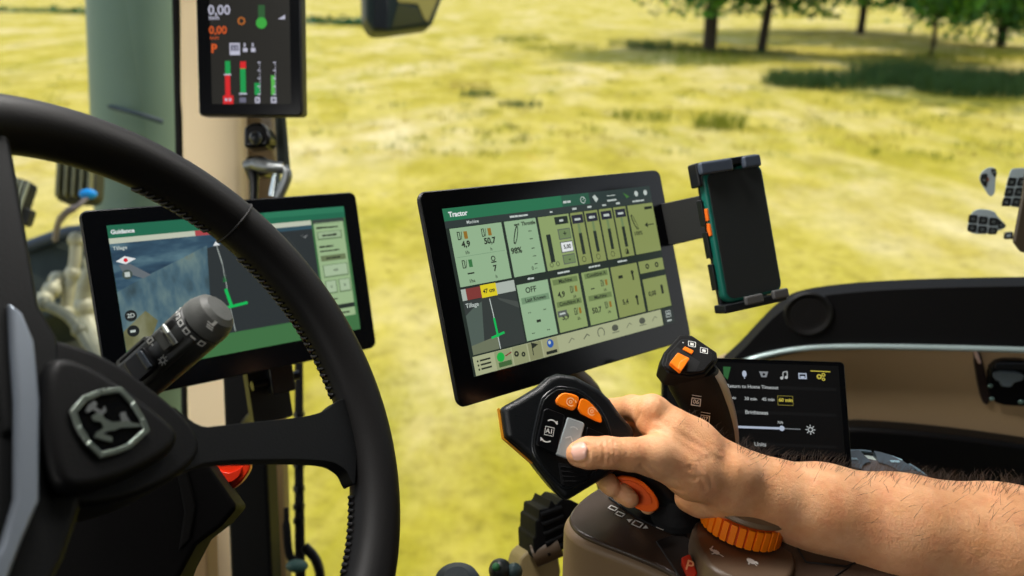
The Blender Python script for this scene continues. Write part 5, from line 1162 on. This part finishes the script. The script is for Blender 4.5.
for pl_, nm in (([(242, 164), (250, 148), (268, 135), (300, 140), (321, 151), (306, 192), (292, 192), (250, 177)], 0), ([(323, 153), (346, 160), (372, 186), (388, 210), (392, 233), (370, 226), (312, 196)], 1)):
    mb = MB(); mb.prism(FDL, chaikin(FDL.pts([z1(*p) for p in pl_], zo), 1, .2), zf+.001, zo, ORANGE); b_ = link('orange_button', mb, t, bevel=.0014, seg=3)
    mb = MB(); x, y = FDL.px(*z1(290 if nm == 0 else 358, 166 if nm == 0 else 196), zo+.0003); OM = mat('print_pale', (255, 206, 150), .5)
    mb.ring(FDL, x, y, .0028, .0035, zo+.0003, OM, 18, .6, 5.6); mb.ring(FDL, x, y, .0008, .0015, zo+.0003, OM, 12); mb.stroke(FDL, [(x+.0036, y+.002), (x+.0046, y+.0005)], .0007, zo+.0003, OM); link('symbol', mb, b_)
za = zf+.0038
mb = MB(); mb.prism(FDL, FDL.pts([z1(*p) for p in [(204, 192), (216, 186), (270, 206), (272, 214), (249, 328), (240, 334), (186, 310), (180, 300)]], za), zf+.001, za, mat('rocker_black', (9, 10, 12), .28)); rk = link('gear_rocker', mb, t, bevel=.0012)
mb = MB()
x, y = FDL.px(*z1(222, 260), za+.0003); mb.frame(FDL, x-.0038, y-.0035, x+.0038, y+.0035, .0005, za+.0003, WHITE); mb.text(FDL, 'A1', x, y, .0050, za+.0003, WHITE, 'CENTER', .015)
x, y = FDL.px(*z1(230, 228), za+.0003); mb.ring(FDL, x, y-.004, .0045, .0054, za+.0003, WHITE, 12, .6, 2.3); mb.poly(FDL, [(x+.0025, y-.0005), (x+.005, y-.002), (x+.0046, y+.0012)], za+.0003, WHITE)
x, y = FDL.px(*z1(212, 290), za+.0003); mb.ring(FDL, x, y+.004, .0045, .0054, za+.0003, WHITE, 12, 3.7, 5.5); mb.poly(FDL, [(x-.0025, y+.0005), (x-.005, y+.002), (x-.0046, y-.0012)], za+.0003, WHITE)
link('gear_marks', mb, rk)
mb = MB(); mb.prism(FDL, FDL.pts([z1(*p) for p in [(281, 214), (334, 232), (336, 240), (305, 352), (290, 352), (244, 336), (243, 328)]], za), zf+.001, za, GREYB); tp = link('thumb_pad', mb, t, bevel=.0012)
mb = MB(); SHD = mat('pad_print', (188, 194, 196), .5)
x, y = FDL.px(*z1(300, 252), za+.0003); mb.ring(FDL, x, y-.003, .004, .0048, za+.0003, SHD, 12, .7, 2.3); x, y = FDL.px(*z1(285, 284), za+.0003); mb.stroke(FDL, [(x-.003, y), (x+.001, y+.002), (x+.003, y-.001)], .0008, za+.0003, SHD)
link('pad_marks', mb, tp)
mb = MB(); mb.prism(FDL, FDL.pts([z1(*p) for p in [(345, 246), (398, 268), (404, 290), (372, 360), (318, 350)]], za), zf+.001, za-.001, BLK_S); link('side_key', mb, t, bevel=.001)
mb = MB()
mb.prism(FDL, FDL.pts([z1(*p) for p in [(252, 360), (352, 378), (348, 412), (284, 438), (262, 430)]], za), zf+.001, zf+.0026, BLK_M)
for q in range(4): mb.prism(FDL, FDL.pts([z1(*p) for p in [(258+3*q, 370+16*q), (350-1*q, 382+12*q), (350-1*q, 386+12*q), (258+3*q, 375+16*q)]], za), zf+.0026, zf+.0034, BLK_M)
link('lower_pad', mb, t, bevel=.0006)
# stem under the palm and the orange paddle under the fingers
mb = MB(); mb.tube(crom([P(596, 452, .672), P(630, 464, .688), P(655, 482, .692), P(672, 502, .694), P(682, 522, .696)], 6), [.018]*6+[.015]*6+[.013]*6+[.013]*7, DB, 20, flat=.8); link('stem', mb, t)
mb = MB(); mb.lathe(Fr(Pz(676, 518, ZT+.003), RT, z=Vector((0, 0, 1))), [(.022, 0), (.021, .005), (.017, .012), (.013, .022), (.0001, .022)], BLK_M, 32); link('base_boot', mb, t)
FPD = Fr(P(640, 495, .664), cv((.80, .58, .1)), z=cv((-.15, .05, -1)).normalized())
e = FPD.pts([(612, 478), (628, 476), (644, 483), (656, 496), (660, 506), (656, 512), (645, 513), (632, 507), (619, 495)])
mb = MB(); mb.prism(FPD, chaikin(e, 2), -.006, 0, mat('paddle_orange', (250, 104, 24), .42)); link('paddle', mb, t, bevel=.002, seg=3)
mb = MB(); ci = sum(p[0] for p in e)/len(e), sum(p[1] for p in e)/len(e)
mb.prism(FPD, chaikin([(ci[0]+(x-ci[0])*.72-.002, ci[1]+(y-ci[1])*.66+.001) for x, y in e], 2), -.0005, .0012, mat('paddle_inner', (240, 96, 26), .5)); link('paddle_face', mb, t, bevel=.0006)
# ---------------------------------------------------------------- the driver's right hand and forearm
def skin_mat():
    m = bpy.data.materials.new('skin'); m.use_nodes = True; nt = m.node_tree; b = nt.nodes['Principled BSDF']; L = nt.links.new
    tc = nt.nodes.new('ShaderNodeTexCoord')
    def noise(s, det=5, r=.6):
        n = nt.nodes.new('ShaderNodeTexNoise'); n.inputs['Scale'].default_value = s; n.inputs['Detail'].default_value = det; n.inputs['Roughness'].default_value = r; L(tc.outputs['Object'], n.inputs['Vector']); return n.outputs['Fac']
    r = nt.nodes.new('ShaderNodeValToRGB'); e = r.color_ramp.elements; e[0].position = .32; e[0].color = lin((218, 154, 104)); e[1].position = .7; e[1].color = lin((236, 180, 134)); L(noise(34), r.inputs['Fac'])
    r2 = nt.nodes.new('ShaderNodeValToRGB'); e = r2.color_ramp.elements; e[0].position = .45; e[0].color = (0, 0, 0, 1); e[1].position = .75; e[1].color = (.35, .35, .35, 1); L(noise(55, 4), r2.inputs['Fac'])
    mx = nt.nodes.new('ShaderNodeMix'); mx.data_type = 'RGBA'; L(r2.outputs['Color'], mx.inputs['Factor']); L(r.outputs['Color'], mx.inputs['A']); mx.inputs['B'].default_value = lin((206, 118, 86))
    L(mx.outputs['Result'], b.inputs['Base Color']); b.inputs['Roughness'].default_value = .48; b.inputs['Specular IOR Level'].default_value = .4
    b.inputs['Subsurface Weight'].default_value = .12; b.inputs['Subsurface Radius'].default_value = (.5, .2, .1); b.inputs['Subsurface Scale'].default_value = .006
    def bump(h, s, d, prev=None):
        q = nt.nodes.new('ShaderNodeBump'); q.inputs['Strength'].default_value = s; q.inputs['Distance'].default_value = d; L(h, q.inputs['Height'])
        if prev: L(prev, q.inputs['Normal'])
        return q.outputs[0]
    v = nt.nodes.new('ShaderNodeTexVoronoi'); v.inputs['Scale'].default_value = 520; L(tc.outputs['Object'], v.inputs['Vector'])
    n1 = bump(v.outputs['Distance'], .3, .0006); n1 = bump(noise(190, 6, .75), .6, .0012, n1); n1 = bump(noise(48, 3), .25, .003, n1)
    L(n1, b.inputs['Normal']); return m
SKIN = skin_mat()
j = lambda a, b, d: np.array(P(a, b, d))
fieldlo = np.array([-.03+.045, .48, 2.02]); 
pts_all = [j(555, 380, .60), j(1180, 640, .60), j(555, 380, .76), j(1180, 640, .74)]
lo = np.min(pts_all, 0)-.02; hi = np.max(pts_all, 0)+.03
SD = Field(lo, hi, .0016)
# forearm and wrist
arm = SD.chain([j(733, 482, .662), j(770, 494, .666), j(820, 507, .668), j(900, 529, .668), j(1000, 549, .664), j(1100, 566, .655), j(1250, 590, .64)], [.0255, .0275, .0345, .0440, .0520, .0560, .056], .012)
arm = SD.smin(arm, SD.chain([j(740, 492, .676), j(800, 512, .690), j(900, 535, .70)], [.023, .028, .036], .01), .012)
# palm: metacarpals
palm = SD.chain([j(733, 479, .660), j(694, 440, .656), j(652, 411, .656)], [.0235, .0165, .0125], .008)
palm = SD.smin(palm, SD.chain([j(733, 481, .668), j(696, 450, .674), j(660, 424, .682)], [.023, .018, .0125], .008), .010)
palm = SD.smin(palm, SD.chain([j(735, 484, .674), j(700, 466, .690), j(668, 450, .702)], [.022, .018, .012], .008), .010)
palm = SD.smin(palm, SD.chain([j(737, 487, .674), j(704, 484, .694), j(682, 476, .706)], [.022, .018, .0115], .008), .010)
palm = SD.smin(palm, SD.chain([j(730, 492, .664), j(700, 500, .668), j(688, 498, .672)], [.019, .0135, .0115], .006), .007)      # heel of the hand
palm = SD.smin(palm, SD.chain([j(725, 484, .650), j(694, 473, .641), j(655, 456, .628)], [.020, .0205, .0155], .008), .010)     # ball of the thumb
palm = SD.smin(palm, SD.chain([j(700, 452, .648), j(672, 434, .648), j(650, 424, .652)], [.017, .0155, .0105], .006), .010)     # web
d = SD.smin(arm, palm, .014)
# thumb
thumb = SD.chain([j(655, 456, .628), j(630, 454.5, .621), j(607, 452.5, .6165), j(588, 453, .6175), j(578.5, 454, .6200)], [.0150, .0128, .0122, .0123, .0100], .003)
d = SD.smin(d, thumb, .008)
# fingers: index, middle, ring, little
fingers = [
    ([j(652, 411, .656), j(632, 408, .676), j(610, 411, .694), j(596, 428, .704), j(588, 444, .700)], [.0125, .0108, .0105, .0095, .0085]),
    ([j(660, 424, .682), j(634, 425, .704), j(612, 440, .712), j(606, 462, .704), j(604, 476, .680), j(608, 483, .666), j(612, 488, .660)], [.0122, .0110, .0106, .0098, .0088, .0080, .0076]),
    ([j(668, 450, .702), j(645, 452, .716), j(626, 466, .718), j(621, 484, .706), j(616, 487, .680), j(622, 493, .664), j(630, 499, .6575)], [.0118, .0108, .0104, .0096, .0086, .0080, .0076]),
    ([j(682, 476, .706), j(664, 480, .716), j(648, 490, .714), j(644, 500, .702), j(648, 506, .690)], [.0110, .0096, .0092, .0084, .0074])]
fd_ = None
for p, r in fingers:
    c_ = SD.chain(p, r, .003); fd_ = c_ if fd_ is None else SD.smin(fd_, c_, .0012)
d = SD.smin(d, fd_, .006)
# knuckle and wrist relief, creases over the thumb joint
d = SD.smin(d, SD.cap(j(652, 408, .650), j(656, 410, .654), .0095, .009), .006)
d = SD.smin(d, SD.cap(j(735, 470, .640), j(742, 474, .641), .008, .008), .014)
SD.d = d
V, Fq = SD.mesh()
T_ = thing('person', 'person with bare forearm reaching in, right hand gripping the large lever, thumb on grey pad', 'person', Vector(P(1100, 566, .655)))
from mathutils.bvhtree import BVHTree
def creases(V, Fc):
    bv0 = BVHTree.FromPolygons([Vector(v) for v in V], [tuple(f) for f in Fc.tolist()])
    N = np.zeros_like(V); fn = np.cross(V[Fc[:, 1]]-V[Fc[:, 0]], V[Fc[:, 2]]-V[Fc[:, 0]])
    for k in range(4): np.add.at(N, Fc[:, k], fn)
    N /= np.maximum(np.linalg.norm(N, axis=1), 1e-12)[:, None]
    for pts, dep, wd in (([(587, 444.5), (589.5, 453), (587.5, 461.5), (580, 464.5), (572, 463)], .0011, .0010), ([(587, 444.5), (579, 443.6), (571.5, 446)], .0009, .0010), ([(603, 441), (605, 452), (604, 464)], .0009, .0013), ([(608, 440), (610.5, 452), (609.5, 464)], .0010, .0013), ([(613, 442), (615, 452), (614, 461)], .0007, .0012),
                         ([(641, 466), (652, 478), (668, 488), (684, 492)], .0009, .0016), ([(650, 466), (664, 477), (682, 484)], .0006, .0015), ([(668, 468), (684, 477), (698, 479)], .0006, .0016), ([(690, 468), (700, 478), (706, 490)], .0006, .0018), ([(700, 462), (709, 474), (713, 488)], .0006, .0018),
                         ([(640, 414), (634, 424), (633, 434)], .0007, .0016), ([(700, 500), (712, 504), (722, 512)], -.0005, .002), ([(656, 424), (680, 440), (706, 456)], -.0007, .003), ([(655, 412), (690, 436), (724, 458)], -.0005, .003)):
        poly = []
        for (x0, y0), (x1, y1) in zip(pts[:-1], pts[1:]):
            for q in range(10):
                h = bv0.ray_cast(CAM, ray(x0+(x1-x0)*q/10, y0+(y1-y0)*q/10).normalized())
                if h[0] is not None: poly.append(np.array(h[0]))
        if not poly: continue
        poly = np.array(poly); lo_, hi_ = poly.min(0)-.008, poly.max(0)+.008
        sel = np.where(((V > lo_) & (V < hi_)).all(1))[0]
        dd = np.linalg.norm(V[sel][:, None]-poly[None], axis=2).min(1)
        V[sel] -= N[sel]*(1.6*dep*np.exp(-(dd/wd)**2))[:, None]
    return V
arm_o, V = soft_obj('arm', V, Fq, SKIN, T_, 3, creases)
del SD.X
# thumb nail, laid on the surface of the thumb tip
tip = Vector(j(575.5, 454.5, .6195)); base = Vector(j(592, 452.6, .6175)); axn = (tip-base).normalized()
nz = (cv((-.10, -.42, -.90)) - axn*cv((-.10, -.42, -.90)).dot(axn)).normalized(); ny = nz.cross(axn)
from mathutils.bvhtree import BVHTree
bv = BVHTree.FromPolygons([Vector(v) for v in V], [tuple(f) for f in Fq.tolist()])
rows = []
NL, NW = .0135, .0068
for i in range(15):
    u = -1+2*i/14; rw = []
    for q in range(13):
        v = -1+2*q/12; half = NW*math.sqrt(max(0, 1-abs(u)**3.2)) if True else NW
        s = base+axn*((tip-base).length*.50+u*NL*.5+.0022)+ny*(v*half)
        h = bv.ray_cast(s+nz*.02, -nz)
        p = h[0]+nz*(.0010*(1-.7*v*v)) if h[0] is not None else s+nz*.010
        rw.append(p)
    rows.append(rw)
mb = MB(); mb.grid(rows, mat('nail', (240, 186, 166), .25, spec=.5)); link('thumbnail', mb, T_)
# dark body hair on the forearm and the back of the hand
mb = MB(); HM = mat('arm_hair', (58, 40, 24), .5); r3 = np.random.default_rng(5)
bvv = bv; cnt = 0
def hair_at(px, py, dirpx, ln, w_):
    o = CAM; r = ray(px, py).normalized(); h = bv.ray_cast(o, r)
    return h
Vn = V; 
# sample surface points and keep those on the upper side of arm and hand back
polys = Fq[r3.integers(0, len(Fq), 40000)]
for f in polys:
    p = Vector(V[f].mean(0)); a, b, c_ = Vector(V[f[0]]), Vector(V[f[1]]), Vector(V[f[2]]); nrm = (b-a).cross(c_-a).normalized()
    q = p-CAM; dz = q.dot(FW); px = 512+FPX*q.dot(RT)/dz; py = 288-FPX*q.dot(UP)/dz
    if px < 672 or px > 1060: continue
    if nrm.dot((CAM-p).normalized()) < -.12: continue
    up = nrm.dot(cv((.15, -.95, .25)))
    if px < 735: keep = up > .5 and r3.uniform() < .05
    else: keep = (up > .74 and r3.uniform() < .34) or (up > .3 and r3.uniform() < .03) or (up > -.2 and r3.uniform() < .008)
    if not keep: continue
    ln = r3.uniform(.006, .015) if px > 735 else r3.uniform(.004, .009)
    tang = cv((.55+r3.normal(0, .5), -.15+r3.normal(0, .25), .25+r3.normal(0, .3))); tang = (tang-nrm*tang.dot(nrm)).normalized()
    p1 = p+nrm*ln*.48+tang*ln*.3; p2 = p+nrm*ln*.80+tang*ln*.7
    mb.tube([p-nrm*.0005, p1, p2], [.00013, .0001, .00004], HM, 3, cap=False); cnt += 1
hr = link('arm_hair', mb, T_, kind='stuff')
print('hairs', cnt)
# unseen fill lights added under the cab roof to brighten the interior
def lamp(name, loc, aim, size, power, col=(1, .97, .93)):
    ld = bpy.data.lights.new(name, 'AREA'); lo_ = bpy.data.objects.new(name, ld); C.objects.link(lo_)
    ld.shape = 'DISK'; ld.size = size; ld.energy = power; ld.color = col; lo_.location = loc
    lo_.rotation_euler = (Vector(aim)-Vector(loc)).to_track_quat('-Z', 'Y').to_euler()
lamp('fill_light_front', (-.25, .75, 3.04), (.25, .55, 2.2), .35, 15)
lamp('fill_light_side', (.25, 1.0, 3.04), (.45, .7, 2.2), .30, 5)
lamp('fill_light_rear', (-.75, -.7, 2.9), (.4, .8, 2.1), .7, 8)
